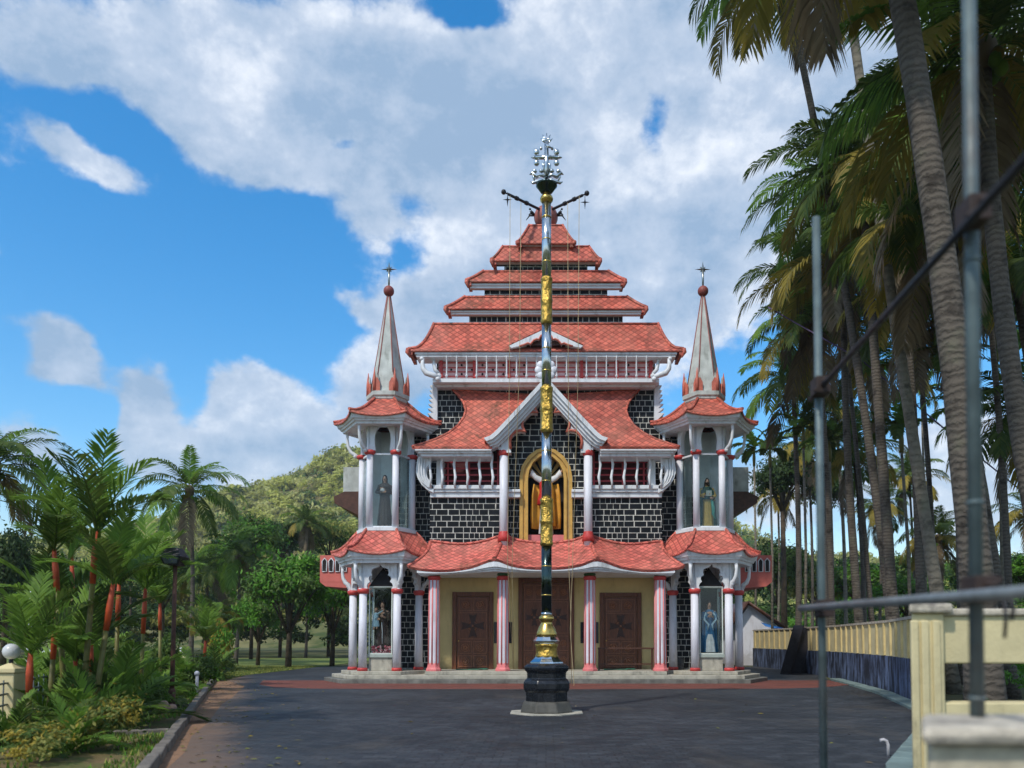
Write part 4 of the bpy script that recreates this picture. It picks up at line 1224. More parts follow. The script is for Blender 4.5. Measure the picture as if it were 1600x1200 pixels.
cr.tube([pt(0, 289), pt(0, 222)], [fr(4.2), fr(3.4)], 8)
cr.tube([pt(-18, 246), pt(18, 246)], fr(3.3), 8)
for s_ in (-1, 1):
    for y in (237.5, 254.5): cr.ball(pt(s_ * 16, y), fr(4.6), 0, 12, 8, (1, .7, 1.15))
    cr.tube([pt(s_ * 18, 246), pt(s_ * 25, 246)], [fr(3.2), fr(.6)], 6)
    cr.ball(pt(s_ * 16.5, 246), fr(3), 0, 10, 7)
    cr.tube([pt(s_ * 4, 272), pt(s_ * 5.5, 258), pt(s_ * 3, 253)], [fr(.6), fr(1.8), fr(.6)], 6)
    # scrolled leaves at the foot
    cr.tube([pt(0, 277), pt(s_ * 9, 273), pt(s_ * 16, 276), pt(s_ * 24, 270), pt(s_ * 27, 273)], [fr(2.6), fr(3.4), fr(3.8), fr(2.8), fr(.8)], 7)
    cr.tube([pt(0, 284), pt(s_ * 9, 281), pt(s_ * 16, 284), pt(s_ * 22, 286), pt(s_ * 26, 284)], [fr(2.4), fr(3), fr(2.8), fr(2.2), fr(.6)], 7)
    cr.tube([pt(s_ * 18, 284), pt(s_ * 21, 277), pt(s_ * 22, 270)], [fr(1.2), fr(1.8), fr(1)], 6)
    for dx, y in ((8.5, 268), (19, 268.5)): cr.ball(pt(s_ * dx, y, -.02), fr(3.8), 0, 10, 8, (1, .8, .9))
    for a, ln in ((24, 15), (52, 12)):
        cr.tube([pt(0, 224), pt(s_ * ln * .5 * math.sin(R(a)), 224 - ln * .5 * math.cos(R(a))), pt(s_ * ln * math.sin(R(a)), 224 - ln * math.cos(R(a)))], [fr(1.2), fr(2), fr(.4)], 6)
    cr.ball(pt(s_ * 9, 232), fr(2.6), 0, 8, 6)
    for dy in (-1, 1):
        cr.tube([pt(0, 284), pt(0, 281, dy * fr(9)), pt(0, 284, dy * fr(16)), pt(0, 280, dy * fr(24))], [fr(2.4), fr(3), fr(2.6), fr(.6)], 7)
cr.tube([pt(0, 224), pt(0, 208)], [fr(2), fr(.6)], 6)
# small bird with spread wings below the fan
cr.tube([pt(-2, 226, -.04), pt(3, 231, -.05), pt(9, 233.5, -.05)], [fr(.8), fr(2.6), fr(.8)], 7)
cr.build('cross', M['chrome'], flag)

# ------------------------------------------------------------------ ropes on the arms
def rope(pts, label, r=.011):
    tag(MB().tube(pts, r, 5).build('rope', M['rope']), label, 'rope', 'ropes hanging from the roof arms')
rope([P(797, 306, 30.3), P(796, 560, 29.9), P(793, 880, 29.1), P(802, 1046, 29.9)], 'pale rope hanging from the tip of the roof arm left of the flagstaff')
rope([P(814, 316, 30.9), P(812, 560, 30.2), P(800, 884, 29.05), P(803, 1045, 30.0)], 'pale rope hanging nearer the flagstaff from the roof arm on its left')
rope([P(887, 317, 30.9), P(888, 600, 30.0), P(889, 890, 29.0), P(892, 960, 28.9), P(893, 1072, 28.2)], 'pale rope hanging nearer the flagstaff from the roof arm on its right')
rope([P(905, 307, 30.3), P(903, 600, 29.8), P(894, 900, 28.9), P(891, 985, 28.6), P(897, 1070, 28.0), P(892, 1085, 26), P(900, 1104, 19.2)], 'long rope from the tip of the right roof arm trailing down past the flagstaff pedestal')
for s_, px, py, lb in ((-1, 793, 312, 'small metal star hanging from the tip of the left roof arm'), (1, 914, 316, 'small metal star hanging from the tip of the right roof arm')):
    c = P(px, py, 30.35); sm = MB(); sm.tube([c + Vector((0, 0, .3)), c], .012, 4)
    for q in range(4):
        f_ = Vector((math.sin(q * PI / 2), 0, math.cos(q * PI / 2))); w_ = Vector((f_.z, 0, -f_.x)) * .035
        sm.add([c + w_, c - w_, c + Vector((0, -.035, 0)), c + Vector((0, .035, 0)), c + f_ * (.2 if q != 2 else .3)], [(0, 2, 4), (2, 1, 4), (1, 3, 4), (3, 0, 4)])
    tag(sm.build('hanging_star', M['iron']), lb, 'star')

# ------------------------------------------------------------------ statues
def cloth(name, col, var=.15): return paint(name, col, .6, var, 6)
def statue(loc, h, label, arms, robe, parts=(), hair=True, beard=False, rot=0., hairlen=0.1, tonsure=False):
    k = h / 1.75
    t = thing('statue', loc, label, 'statue', 'saints in the church niches')
    t.scale = (k, k, k); t.rotation_euler = (0, 0, rot)
    b = MB()
    V = Vector
    b.tube([V((0, 0, .82)), V((0, 0, 1.0)), V((0, -.005, 1.2)), V((0, .0, 1.36)), V((0, 0, 1.44))], [.14, .125, .14, .145, .07], 12)
    b.tube([V((0, 0, 1.40)), V((0, -.01, 1.48)), V((0, -.015, 1.56))], [.065, .05, .055], 10)
    b.ball((0, -.02, 1.625), .1, 0, 16, 12, (.76, .92, 1.18))
    b.ball((0, -.045, 1.575), .06, 0, 12, 8, (.85, .9, .9))
    b.tube([V((0, -.105, 1.645)), V((0, -.128, 1.605))], [.009, .016], 6)
    for s_ in (-1, 1):
        b.ball((s_ * .078, .0, 1.62), .022, 0, 8, 6, (.5, .8, 1.3))
        b.tube([V((s_ * .08, 0, .86)), V((s_ * .08, -.01, .48)), V((s_ * .075, .0, .09))], [.085, .06, .045], 10)
        b.tube([V((s_ * .075, .03, .045)), V((s_ * .08, -.14, .03))], [.042, .03], 8)
        sh, e, w = V((s_ * .165, 0, 1.38)), V(arms[s_][0]), V(arms[s_][1])
        b.tube([V((s_ * .08, 0, 1.37)), sh, e, w], [.07, .062, .045, .03], 10)
        d = (w - e).normalized(); d2 = (d + V(arms[s_][2])).normalized() if len(arms[s_]) > 2 else d
        pm = w + d2 * .045
        b.tube([w, pm, pm + d2 * .03], [.026, .036, .034], 8)
        sd = d2.cross(V((0, 1, 0)) if abs(d2.y) < .8 else V((0, 0, 1))).normalized()
        for f, (o_, l_) in enumerate(((-.027, .062), (-.009, .075), (.009, .078), (.026, .066))):
            p0 = pm + d2 * .025 + sd * o_
            b.tube([p0, p0 + d2 * l_ * .55, p0 + d2 * l_ * .95 + V((0, -.012, 0))], [.0105, .01, .0075], 6)
        p0 = pm - d2 * .01 + sd * (-.03 * s_)
        b.tube([p0, p0 + (d2 + sd * -.9 * s_).normalized() * .055], [.0115, .008], 6)
    bo = b.build('body', M['skin'], t, world=False)
    md = bo.modifiers.new('remesh', 'REMESH'); md.mode = 'VOXEL'; md.voxel_size = .0095; md.use_smooth_shade = True
    ey = MB()
    for s_ in (-1, 1): ey.ball((s_ * .03, -.103, 1.64), .0105, 0, 8, 6)
    ey.tube([V((-.02, -.112, 1.575)), V((0, -.116, 1.573)), V((.02, -.112, 1.575))], .005, 5)
    ey.build('eyes_and_lips', paint('statue_features', (.08, .03, .025), .5), bo, world=False)
    def loft(rows, n=48, folds=0, a0=0., a1=2 * PI, amp=.018):
        pts = []
        for z, rx, ry, oy, f in rows:
            row = []
            for i in range(n + 1):
                a = a0 + (a1 - a0) * i / n
                q = 1 + amp * f * (math.cos(a * folds + .6 * math.sin(z * 3)) + .4 * math.cos(a * (folds * 2 + 3) + 1))
                row.append((rx * q * math.sin(a), oy - ry * q * math.cos(a), z))
            pts.append(row)
        return pts
    rb = MB()
    rb.grid(loft([(.015, .25, .22, 0, 3), (.25, .225, .19, 0, 3), (.55, .20, .165, 0, 2.4), (.85, .18, .145, 0, 1.5), (1.02, .165, .135, 0, .8), (1.15, .175, .14, 0, .6), (1.3, .195, .14, 0, .4), (1.39, .19, .115, 0, .2), (1.44, .11, .085, 0, 0), (1.47, .062, .06, 0, 0)], 54, 11))
    for s_ in (-1, 1):
        sh, e, w = V((s_ * .16, 0, 1.37)), V(arms[s_][0]), V(arms[s_][1])
        rb.tube([sh, e, e.lerp(w, .5), e.lerp(w, .9) + V((0, 0, -.02))], [.085, .075, .08, .095], 12, cap=False)
    rb.build('robe', robe, t, world=False)
    if hair:
        hb = MB()
        pts = []
        for i in range(9):
            th = PI * (.0 + .62 * i / 8); row = []
            for j in range(25):
                a = 2 * PI * j / 24
                front = max(0, math.cos(a))
                tt = th * (1 - .52 * front ** 1.5)
                row.append((.086 * math.sin(tt) * math.sin(a), -.012 - .104 * math.sin(tt) * math.cos(a), 1.63 + .128 * math.cos(tt) - (hairlen * .9 * (i / 8) ** 2 * (1 - front))))
            pts.append(row)
        if tonsure: pts = pts[3:]
        hb.grid(pts)
        hb.build('hair', M['hair'], bo, world=False, solid=.012)
    if beard:
        MB().ball((0, -.085, 1.545), .05, 0, 12, 9, (1.05, .75, 1.35)).tube([V((-.06, -.07, 1.60)), V((-.045, -.1, 1.55)), V((0, -.115, 1.56)), V((.045, -.1, 1.55)), V((.06, -.07, 1.60))], [.014, .024, .02, .024, .014], 7).build('beard', M['hair'], bo, world=False)
    return t, loft, bo
V = Vector
brown = cloth('brown_habit', (.055, .032, .028))
grey_brown = cloth('grey_brown_habit', (.085, .07, .068))
blue = cloth('blue_mantle', (.03, .16, .33)); pale_blue = cloth('pale_blue_gown', (.35, .52, .62)); white_c = cloth('white_cloth', (.72, .72, .72))
goldc = cloth('gold_robe', (.50, .33, .07)); greenc = cloth('dark_green_cloak', (.012, .07, .055)); redc = cloth('red_mantle', (.55, .03, .025)); orange = cloth('orange_mantle', (.62, .30, .03))
TXY = {s_: (s_ * TX, TY) for s_ in (-1, 1)}
# lower left: brown habit, pale blue child on the arm
zc0_ = 1.12
sy = TY - .62
hold = {-1: [(-.24, -.06, 1.14), (-.12, -.22, 1.12), (.4, -.3, .3)], 1: [(.25, -.05, 1.14), (.08, -.22, 1.2), (-.5, -.2, .4)]}
t, loft, bo = statue((-TX, sy, zc0_), 1.98, 'dark brown robed statue carrying a child in pale blue, lower left tower', hold, brown, tonsure=True)
ch = MB()
cx_ = -.2
ch.grid([[(cx_ + r_ * math.sin(a), -.16 - r_ * .8 * math.cos(a), z) for a in [2 * PI * i / 20 for i in range(21)]] for z, r_ in ((.88, .12), (.95, .125), (1.1, .10), (1.25, .085), (1.33, .07), (1.37, .03))])
ch.tube([V((cx_ + .06, -.2, 1.30)), V((cx_ + .16, -.24, 1.36)), V((cx_ + .24, -.2, 1.42))], [.035, .03, .02], 8)
cho = ch.build('child_gown', pale_blue, t, world=False)
hd = MB().ball((cx_, -.18, 1.46), .068, 0, 14, 10, (.9, .95, 1.1)).tube([V((cx_, -.17, 1.34)), V((cx_, -.175, 1.42))], .03, 8).tube([V((cx_ + .24, -.2, 1.42)), V((cx_ + .29, -.19, 1.45))], [.02, .014], 6)
hd.tube([V((cx_ - .04, -.2, .90)), V((cx_ - .06, -.22, .78))], [.032, .025], 8).tube([V((cx_ + .04, -.2, .90)), V((cx_ + .05, -.24, .8))], [.032, .025], 8)
hd.build('child', M['skin'], cho, world=False)
MB().ball((cx_, -.165, 1.485), .07, 0, 12, 8, (.95, .95, .95)).build('child_hair', paint('brown_hair', (.12, .07, .03), .7), cho, world=False)
MB().tube([V((0, -.165, 1.02)), V((.03, -.2, .7)), V((.035, -.23, .3))], [.012, .014, .014], 6).build('cord', white_c, t, world=False)
# lower right: blue mantle over white gown, hands clasped
pray = {-1: [(-.23, -.05, 1.14), (-.035, -.21, 1.24), (.6, -.2, 1.2)], 1: [(.23, -.05, 1.14), (.035, -.21, 1.24), (-.6, -.2, 1.2)]}
t, loft, bo = statue((TX, sy, zc0_), 1.98, 'statue in a long blue mantle with clasped hands in the lower right tower', pray, blue, hairlen=.18)
mb = MB(); mb.grid(loft([(.02, .30, .27, 0, 2), (.4, .26, .225, 0, 2), (.8, .24, .19, 0, 1.5), (1.1, .23, .175, 0, 1), (1.34, .22, .15, 0, .4), (1.45, .12, .1, 0, 0)], 40, 8, R(55), R(305)))
mb.build('mantle', blue, t, world=False, solid=.015)
mb = MB().grid(loft([(.012, .262, .245, 0, 3), (.25, .232, .215, 0, 3), (.42, .215, .195, 0, 2.4), (.62, .12, .185, 0, 1)], 20, 11, R(-38), R(38)))
mb.build('gown_hem', white_c, t, world=False)
mb = MB()
for s_ in (-1, 1): mb.tube([V((s_ * .13, -.12, 1.36)), V((s_ * .2, -.17, 1.12)), V((s_ * .06, -.2, .95)), V((s_ * .1, -.215, .75))], [.03, .04, .035, .015], 8)
mb.build('scarf', pale_blue, t, world=False)
# upper left: grey-brown habit
hold2 = {-1: [(-.25, -.04, 1.15), (-.02, -.21, 1.13), (.6, -.2, .2)], 1: [(.25, -.04, 1.12), (.0, -.2, 1.22), (-.6, -.2, .3)]}
zu = U(CX, 820, 30.5)[1]
t, loft, bo = statue((-TX, TY - .42, zu), 2.02, 'statue in a plain grey brown habit behind glass in the upper left tower', hold2, grey_brown, tonsure=True)
mb = MB().ball((-.03, -.245, 1.2), .06, 0, 12, 8, (1.3, .5, 1)); mb.build('white_bundle', white_c, t, world=False)
mb = MB().grid(loft([(1.28, .235, .19, 0, 1), (1.40, .19, .15, 0, .5), (1.47, .11, .1, .02, 0)], 32, 9)); mb.build('hood', grey_brown, t, world=False, solid=.015)
# upper right: gold robe, green cloak, book
hold3 = {-1: [(-.25, -.03, 1.14), (-.06, -.21, 1.14), (.5, -.1, .3)], 1: [(.25, -.04, 1.12), (.14, -.21, 1.03), (-.5, -.1, .3)]}
t, loft, bo = statue((TX, TY - .42, zu - .12), 2.02, 'bearded statue in gold robe and dark green cloak holding a book, upper right tower', hold3, goldc, beard=True, hairlen=.2)
mb = MB().grid(loft([(.05, .33, .26, .0, 2), (.4, .30, .23, 0, 2), (.8, .28, .2, 0, 1.5), (1.1, .27, .185, 0, 1), (1.3, .25, .165, 0, .5), (1.42, .15, .11, 0, .2)], 40, 8, R(32), R(322))); mb.build('cloak', greenc, t, world=False, solid=.015)
mb = MB().grid(loft([(1.0, .235, .2, 0, 1), (1.2, .235, .185, 0, 1), (1.36, .21, .15, 0, .4), (1.45, .11, .09, 0, 0)], 40, 8)); mb.build('cape', greenc, t, world=False)
bk = MB().box(-.08, .11, -.275, -.235, 1.1, 1.28).box(.005, .02, -.279, -.27, 1.1, 1.28); bk.build('book', cloth('pale_book', (.45, .5, .48)), t, world=False, bevel=.006)
mb = MB().tube([V((.12, -.18, .98)), V((.17, -.2, .7)), V((.16, -.22, .5)), V((.24, -.2, .32))], [.04, .06, .05, .02], 8); mb.build('cloak_fold', cloth('teal_lining', (.05, .3, .25)), t, world=False)
# niche figure with raised arms
zn = nsz + .02
up = {-1: [(-.36, -.04, 1.44), (-.55, -.06, 1.60), (-.3, 0, 1)], 1: [(.36, -.04, 1.44), (.55, -.06, 1.60), (.3, 0, 1)]}
t, loft, bo = statue((0, 31.30, zn), 2.75, 'statue with raised arms, white robe and red and orange drapes, in the golden niche', up, white_c, beard=True, hairlen=.2)
t.scale = (t.scale[0] * .72, t.scale[1] * .7, t.scale[2])
mb = MB().grid(loft([(.75, .29, .22, -.01, 3), (.9, .27, .2, -.01, 2.4), (1.05, .215, .17, -.01, 2), (1.3, .22, .165, 0, 1), (1.42, .16, .12, 0, 0)], 24, 9, R(-150), R(-12))); mb.build('red_drape', redc, t, world=False, solid=.015)
mb = MB().grid(loft([(.2, .33, .24, -.01, 3), (.6, .30, .22, -.01, 3), (.95, .26, .19, -.01, 2.4), (1.2, .25, .175, -.01, 1), (1.42, .17, .12, 0, 0)], 30, 9, R(15), R(200))); mb.build('orange_drape', orange, t, world=False, solid=.015)
mb = MB().grid(loft([(.15, .50, .16, .02, 3), (.5, .52, .16, .03, 3), (1.0, .50, .15, .03, 2.4), (1.28, .44, .13, .03, 2)], 40, 10, R(62), R(298))); mb.build('back_drape', orange, t, world=False, solid=.015)

# glass cases below the towers
for s_, lb, wh in ((-1, 'glass display case on a white plinth around the brown robed statue', 'left'), (1, 'glass display case on a white plinth around the blue robed statue', 'right')):
    x = s_ * TX; y0, y1 = TY - 1.02, TY - .2
    zt = U(CX, 916, 30.3)[1]; zb = 1.06
    t = thing('display_case', (x, TY - .6, zf_), lb, 'display case', 'glass cases under the corner towers')
    MB().box(x - .44, x + .44, y0 + .04, y1, zf_ + .004, zb - .13).build('plinth', M['step'], t, bevel=.012)
    MB().box(x - .50, x + .50, y0 - .02, y1 + .04, zb - .128, zb - .0).build('sill', paint('green_grey_sill', (.36, .42, .38), .5), t, bevel=.01)
    fm = MB()
    for xx in (x - .45, x + .41):
        for yy in (y0, y1 - .04): fm.box(xx, xx + .04, yy, yy + .04, zb + .002, zt)
    for zz_ in (zb + .003, zt - .04):
        fm.box(x - .41, x + .41, y0 + .002, y0 + .038, zz_, zz_ + .04); fm.box(x - .41, x + .41, y1 - .038, y1 - .002, zz_, zz_ + .04)
        for xx in (x - .448, x + .412): fm.box(xx, xx + .036, y0 + .04, y1 - .04, zz_, zz_ + .04)
    fm.build('frame', paint('case_frame', (.62, .68, .62), .45, .08), t)
    MB().box(x - .41, x + .41, y0 + .016, y0 + .022, zb + .045, zt - .045).build('pane', M['glass'], t)
    for xx in (x - .43, x + .43): MB().box(xx - .003, xx + .003, y0 + .045, y1 - .045, zb + .045, zt - .045).build('pane', M['glass'], t)
    pk = MB().add([(x - .46, y0 - .01, zt), (x + .46, y0 - .01, zt), (x + .46, y1, zt), (x - .46, y1, zt), (x, (y0 + y1) / 2, zt + .75)], [(0, 1, 4), (1, 2, 4), (2, 3, 4), (3, 0, 4)])
    pk.build('pointed_top', M['dark'], t)
    MB().box(x - .41, x + .41, y1 - .02, y1 - .01, zb + .045, zt - .045).build('back_board', M['dark'], t)
fl = MB()
for i in range(150):
    fl.ball((-TX + random.uniform(-.36, .36), TY - .9 + random.uniform(-.05, .3), zb + .03 + random.uniform(0, .26) ), random.uniform(.03, .05), random.choice((0, 0, 1)), 7, 5)
tag(fl.build('flower_heap', [paint('pink_petals', (.62, .16, .2), .7, .3), paint('pale_petals', (.75, .5, .5), .7)]), 'heap of pink and white flowers at the feet of the brown robed statue', 'flowers')

# bench in front of the right door, mats, loudspeaker box
t = thing('bench_rail', (3.9, 31.2, zf_), 'brown wooden rail stand before the door right of the flagstaff', 'rail')
d = 31.0
xa, xb = U(936, 1013, d)[0], U(1019, 1013, d)[0]
zt = U(CX, 1013, d)[1]
MB().box(xa - .05, xb + .08, d - .06, d + .06, zt - .03, zt + .03).build('top_rail', M['wood_dark'], t, bevel=.008)
MB().box(xa, xb, d - .03, d + .03, zf_ + .22, zf_ + .27).build('lower_rail', M['wood_dark'], t)
for x in (xa, xb): MB().box(x - .035, x + .035, d - .035, d + .035, zf_, zt - .031).build('post', M['wood_dark'], t)
mat_g = paint('green_mat', (.03, .19, .12), .9, .3, 12)
for px, lb in ((738, 'green door mat before the door left of the flagstaff'), (968, 'green door mat behind the brown rail stand')):
    x = U(px, 1047, 31.7)[0]
    mb = MB()
    mb.grid([[(x - .62 + 1.24 * i / 20, 31.4 + .6 * j / 6, zf_ + .012 + .03 * abs(math.sin(i * .7 + j)) * (1 if i > 14 else .3)) for i in range(21)] for j in range(7)])
    tag(mb.build('door_mat', mat_g, solid=.015), lb, 'mat', 'green mats on the porch')
t = thing('loudspeaker_box', (5.0, 31.4, zf_), 'small black box standing on the step beside the right tower columns', 'box')
x0, z1 = U(1047, 1027, 31.6)
x1, z0 = U(1067, 1044, 31.6)
MB().box(x0, x1, 31.3, 31.8, zf_, z1).build('body', M['granite'], t, bevel=.03)
MB().lathe([(.05, z1), (.04, z1 + .05)], (x0 + x1) / 2, 31.5, 10).build('knob', M['iron'], t)

# ------------------------------------------------------------------ right side: walls, block, scaffold
t = thing('concrete_block', (2.2, 3.3, 0), 'weathered cream concrete block in the lower right corner, moulded edge on top', 'concrete block')
old = paint('stained_cream_plaster', (.56, .50, .36), .85, .22, 9, .9, (.12, .10, .07), .7, 60, ds=6)
old_t = paint('blotched_plaster', (.50, .45, .36), .85, .3, 9, 1.0, (.11, .09, .095), .6, 50, ds=5)
x0 = U(1444, 1160, 2.9)[0]; z1 = U(CX, 1136, 2.92)[1]
SK = .47
def skew(xa, xb, y0, y1): return [(xa, y0), (xb, y0), (xb + SK * (y1 - y0), y1), (xa + SK * (y1 - y0), y1)]
MB().slab(skew(x0 + .05, 3.4, 2.98, 3.40), -.03, z1 - .07).build('body', old, t, bevel=.025)
MB().slab(skew(x0, 3.5, 2.92, 3.46), z1 - .069, z1).build('coping', old_t, t, bevel=.03)
pn = MB()
pn.box(x0 + .16, x0 + .19, 2.965, 2.985, z1 - .9, z1 - .3); pn.box(x0 + .2, 3.4, 2.966, 2.985, z1 - .32, z1 - .29)
pn.build('moulding', old, t, bevel=.006)

t = thing('gate_wall', (4.2, 7.5, 0), 'cream wall with a wide rectangular opening and a ribbed end pillar behind the grey scaffold pipes', 'wall')
d = 7.5
xa, zt = U(1424, 958, d); xb = U(1474, 958, d)[0]
pb = MB().slab(skew(xa, xb, d, d + .42), -.1, zt)
pb.build('pillar', M['cream_old'], t, bevel=.02)
rb = MB()
for px in (1428, 1444, 1462): x = U(px, 1000, d)[0]; rb.box(x - .035, x + .035, d - .03, d + .01, -.1, zt - .07)
rb.build('pillar_rib', M['cream_old'], t, bevel=.012)
x = U(1416, 958, d)[0]
MB().slab(skew(x, xb + .06, d - .06, d + .48), zt, zt + .09).build('pillar_cap', old_t, t, bevel=.025)
b1, b0 = U(CX, 962, d)[1], U(CX, 1037, d)[1]
r1, r0 = U(CX, 1099, d)[1], U(CX, 1122, d)[1]
MB().box(xb + .002, 11, d + .08, d + .32, b0, b1).build('upper_beam', M['cream_old'], t, bevel=.015)
MB().box(xb + .002, 11, d + .04, d + .38, b1 + .001, b1 + .07).build('beam_coping', old_t, t, bevel=.02)
MB().box(xb + .003, 11, d + .06, d + .34, -.1, r1).build('low_wall', M['cream_old'], t, bevel=.015)
for x in (9.2,): MB().box(x, x + .35, d + .08, d + .32, r1, b0).build('mullion', M['cream_old'], t)

t = thing('boundary_wall', (9, 20, 0), 'long cream ribbed boundary wall with a blue black painted foot receding towards the church', 'wall')
wp = [Vector((8.72, 18.0, 0)), Vector((9.35, 19.6, 0)), Vector((10.9, 25, 0)), Vector((12.3, 33, 0)), Vector((12.9, 41, 0)), Vector((12.9, 49, 0))]
up_, lo_, rb_, cp_ = MB(), MB(), MB(), MB()
for a, b in zip(wp, wp[1:]):
    dd = (b - a).normalized(); L_ = (b - a).length
    wallbox(up_, a, b, .2, 1.1, 2.15); wallbox(lo_, a, b, .30, -.1, 1.1)
    wallbox(cp_, a, b, .3, 2.15, 2.23)
    n_ = int(L_ / .95); nn = Vector((-dd.y, dd.x, 0))
    for i in range(n_):
        c = a + dd * (L_ * (i + .5) / n_) + nn * .11
        wallbox(rb_, c - dd * .07, c + dd * .07, .1, 1.12, 2.14)
blue_w = NT('blue_black_wall_foot')
n1_ = blue_w.noise(3, 6, .65, sc3=(1, 1, .35)); n2_ = blue_w.noise(7, 5, .6)
c_ = blue_w.mix(blue_w.ramp(n1_, .40, .66), (.016, .02, .036), (.14, .19, .32)); c_ = blue_w.mix(blue_w.ramp(n2_, .55, .75, 0, .6), c_, (.02, .02, .02))
M['blue_wall'] = blue_w.fin(c_, .75, 0., .3)
up_.build('wall', M['cream_old'], t); lo_.build('wall_foot', M['blue_wall'], t); rb_.build('wall_rib', paint('yellow_rib', (.62, .50, .24), .75, .15, 3, .3), t); cp_.build('coping', old_t, t)
# boards leaning on it
for i, (px, w_) in enumerate(((1228, 16), (1243, 18), (1259, 14))):
    d = 37.5 + i * .4
    a = P(px - w_ / 2, 1056, d); b = P(px + w_ / 2, 1056, d + .2); a.z = b.z = .0
    lean = Vector((.75, .25, 2.3 - .1 * i)); th = Vector((-.05, -.06, 0))
    bd = MB().add([a, b, b + lean, a + lean, a + th, b + th, b + lean + th, a + lean + th], [(0, 1, 2, 3), (7, 6, 5, 4), (0, 4, 5, 1), (1, 5, 6, 2), (2, 6, 7, 3), (3, 7, 4, 0)])
    tag(bd.build('leaning_board', paint('dark_board', (.025, .025, .034), .7, .3, 3)), ('dark board leaning on the wall, nearest the church tower', 'dark board leaning on the wall, middle one of three', 'dark board leaning on the wall, farthest from the church tower')[i], 'board', 'dark boards leaning on the boundary wall')

sc = thing('scaffolding', (2, 4.5, 0), 'grey steel scaffold pipes clamped together at right', 'scaffold')
pL0, pL1 = P(1287, 1190, 5.6), P(1275, 340, 5.6); pL0 = Vector((pL0.x + .0, 5.6, 0)); pL1 = Vector((pL1.x, 5.6, pL1.z))
MB().tube([pL0, pL1], .027, 14).build('standard', M['pipe'], sc)
q0 = P(1527, 1119, 3.3); q1 = P(1514, 0, 3.3); q1 = q1 + (q1 - q0) * .35
MB().tube([q0, q1], .0285, 14).build('standard', M['pipe'], sc)
for py in (415, 790, 1085):
    f_ = (1112 - py) / 1112; c = q0.lerp(P(1514, 0, 3.3), f_); MB().tube([c - Vector((0, 0, .008)), c + Vector((0, 0, .008))], .034, 14).build('collar', M['pipe'], sc)
la, lb_ = P(1247, 951, 6.0), P(1600, 925, 2.75); le = lb_ + (lb_ - la) * .25
off = Vector((0, -.06, 0))
MB().tube([la + off, le + off], .024, 12).build('ledger', paint('galvanised_pipe', (.24, .26, .26), .45, .25, 8, .5, (.12, .06, .05), .1, 40, .5), sc)
ua, ub = P(1262, 628, 5.9), P(1600, 249, 2.72); ue = ub + (ub - ua) * .25
MB().tube([ua + off, ue + off], .018, 12).build('ledger', M['iron'], sc)
for c in (P(1286, 951, 5.55), P(1526, 922, 3.27), P(1280, 606, 5.55), P(1516, 338, 3.27)):
    cb = MB(); s_ = .05 if c.y > 4 else .046
    cb.box(c.x - s_, c.x + s_, c.y - s_ - .04, c.y + s_, c.z - s_ * 1.2, c.z + s_ * 1.2)
    cb.tube([c + Vector((-s_ * 1.3, -.08, -s_)), c + Vector((s_ * 1.3, -.08, s_ * .9))], .014, 6)
    cb.tube([c + Vector((0, -.11, s_ * .4)), c + Vector((0, -.04, s_ * .4))], .016, 6)
    cb.build('coupler', paint('dark_clamp', (.035, .022, .018), .7, .3, 12), sc, bevel=.012)
for dx, ln in ((.07, .16), (.10, .09)):
    c = P(1530, 935, 3.2) + Vector((dx, -.05, 0))
    MB().tube([c, c + Vector((.008, 0, -ln * .5)), c + Vector((.0, 0, -ln))], .008, 5).build('tie_string', M['iron'], sc)

# pipe stub and overhead cable
px_, py_ = G(1388, 1182)
tag(MB().tube([(px_, py_, -.02), (px_, py_, .16), (px_ - .02, py_, .21), (px_ - .06, py_, .23), (px_ - .11, py_, .22)], .022, 10).build('pipe_stub', M['white_clean']), 'small white bent pipe stub standing on the paving by the gutter', 'pipe')
cb = [P(1200, 480, 34), P(1345, 562, 33), P(1440, 640, 32.4), P(1500, 690, 32), P(1600, 770, 31.5), P(1750, 880, 31)]
tag(MB().tube(cb, .03, 6).build('overhead_cable', paint('purple_cable', (.10, .07, .16), .6)), 'purple overhead cable sagging between the coconut trunks on the right', 'cable')

# house roof beyond the wall
t = thing('house', (12.4, 47, 0), 'small white gabled house behind the right tower with a blue tarpaulin edge', 'house')
d = 50
hx0, hx1, ap_ = U(1150, 975, d), U(1215, 978, d), U(1166, 942, d)
MB().prism([(hx0[0], 0), (hx1[0], 0), (hx1[0], hx1[1]), (ap_[0] + .2, ap_[1] - .1), (hx0[0], hx0[1])], d, d + 5).build('wall', M['white_clean'], t)
rf = MB()
for q in (((hx1[0] + .4, hx1[1] - .12), (ap_[0], ap_[1] + .05)), ((ap_[0], ap_[1] + .05), (hx0[0] - .4, hx0[1] - .15))):
    rf.grid([[(q[0][0], y, q[0][1]), (q[1][0], y, q[1][1])] for y in (d - .5, d + 5.5)])
rf.build('roof', M['wood_dark'], t, solid=.12)
MB().grid([[(hx1[0] - 1.2, d - .6, hx1[1] + .2), (hx1[0] + .6, d - .6, hx1[1] - .25)], [(hx1[0] - 1.2, d - 1.6, hx1[1] - .05), (hx1[0] + .6, d - 1.6, hx1[1] - .5)]]).build('tarpaulin', paint('blue_tarp', (.03, .15, .42), .5), t, solid=.02)

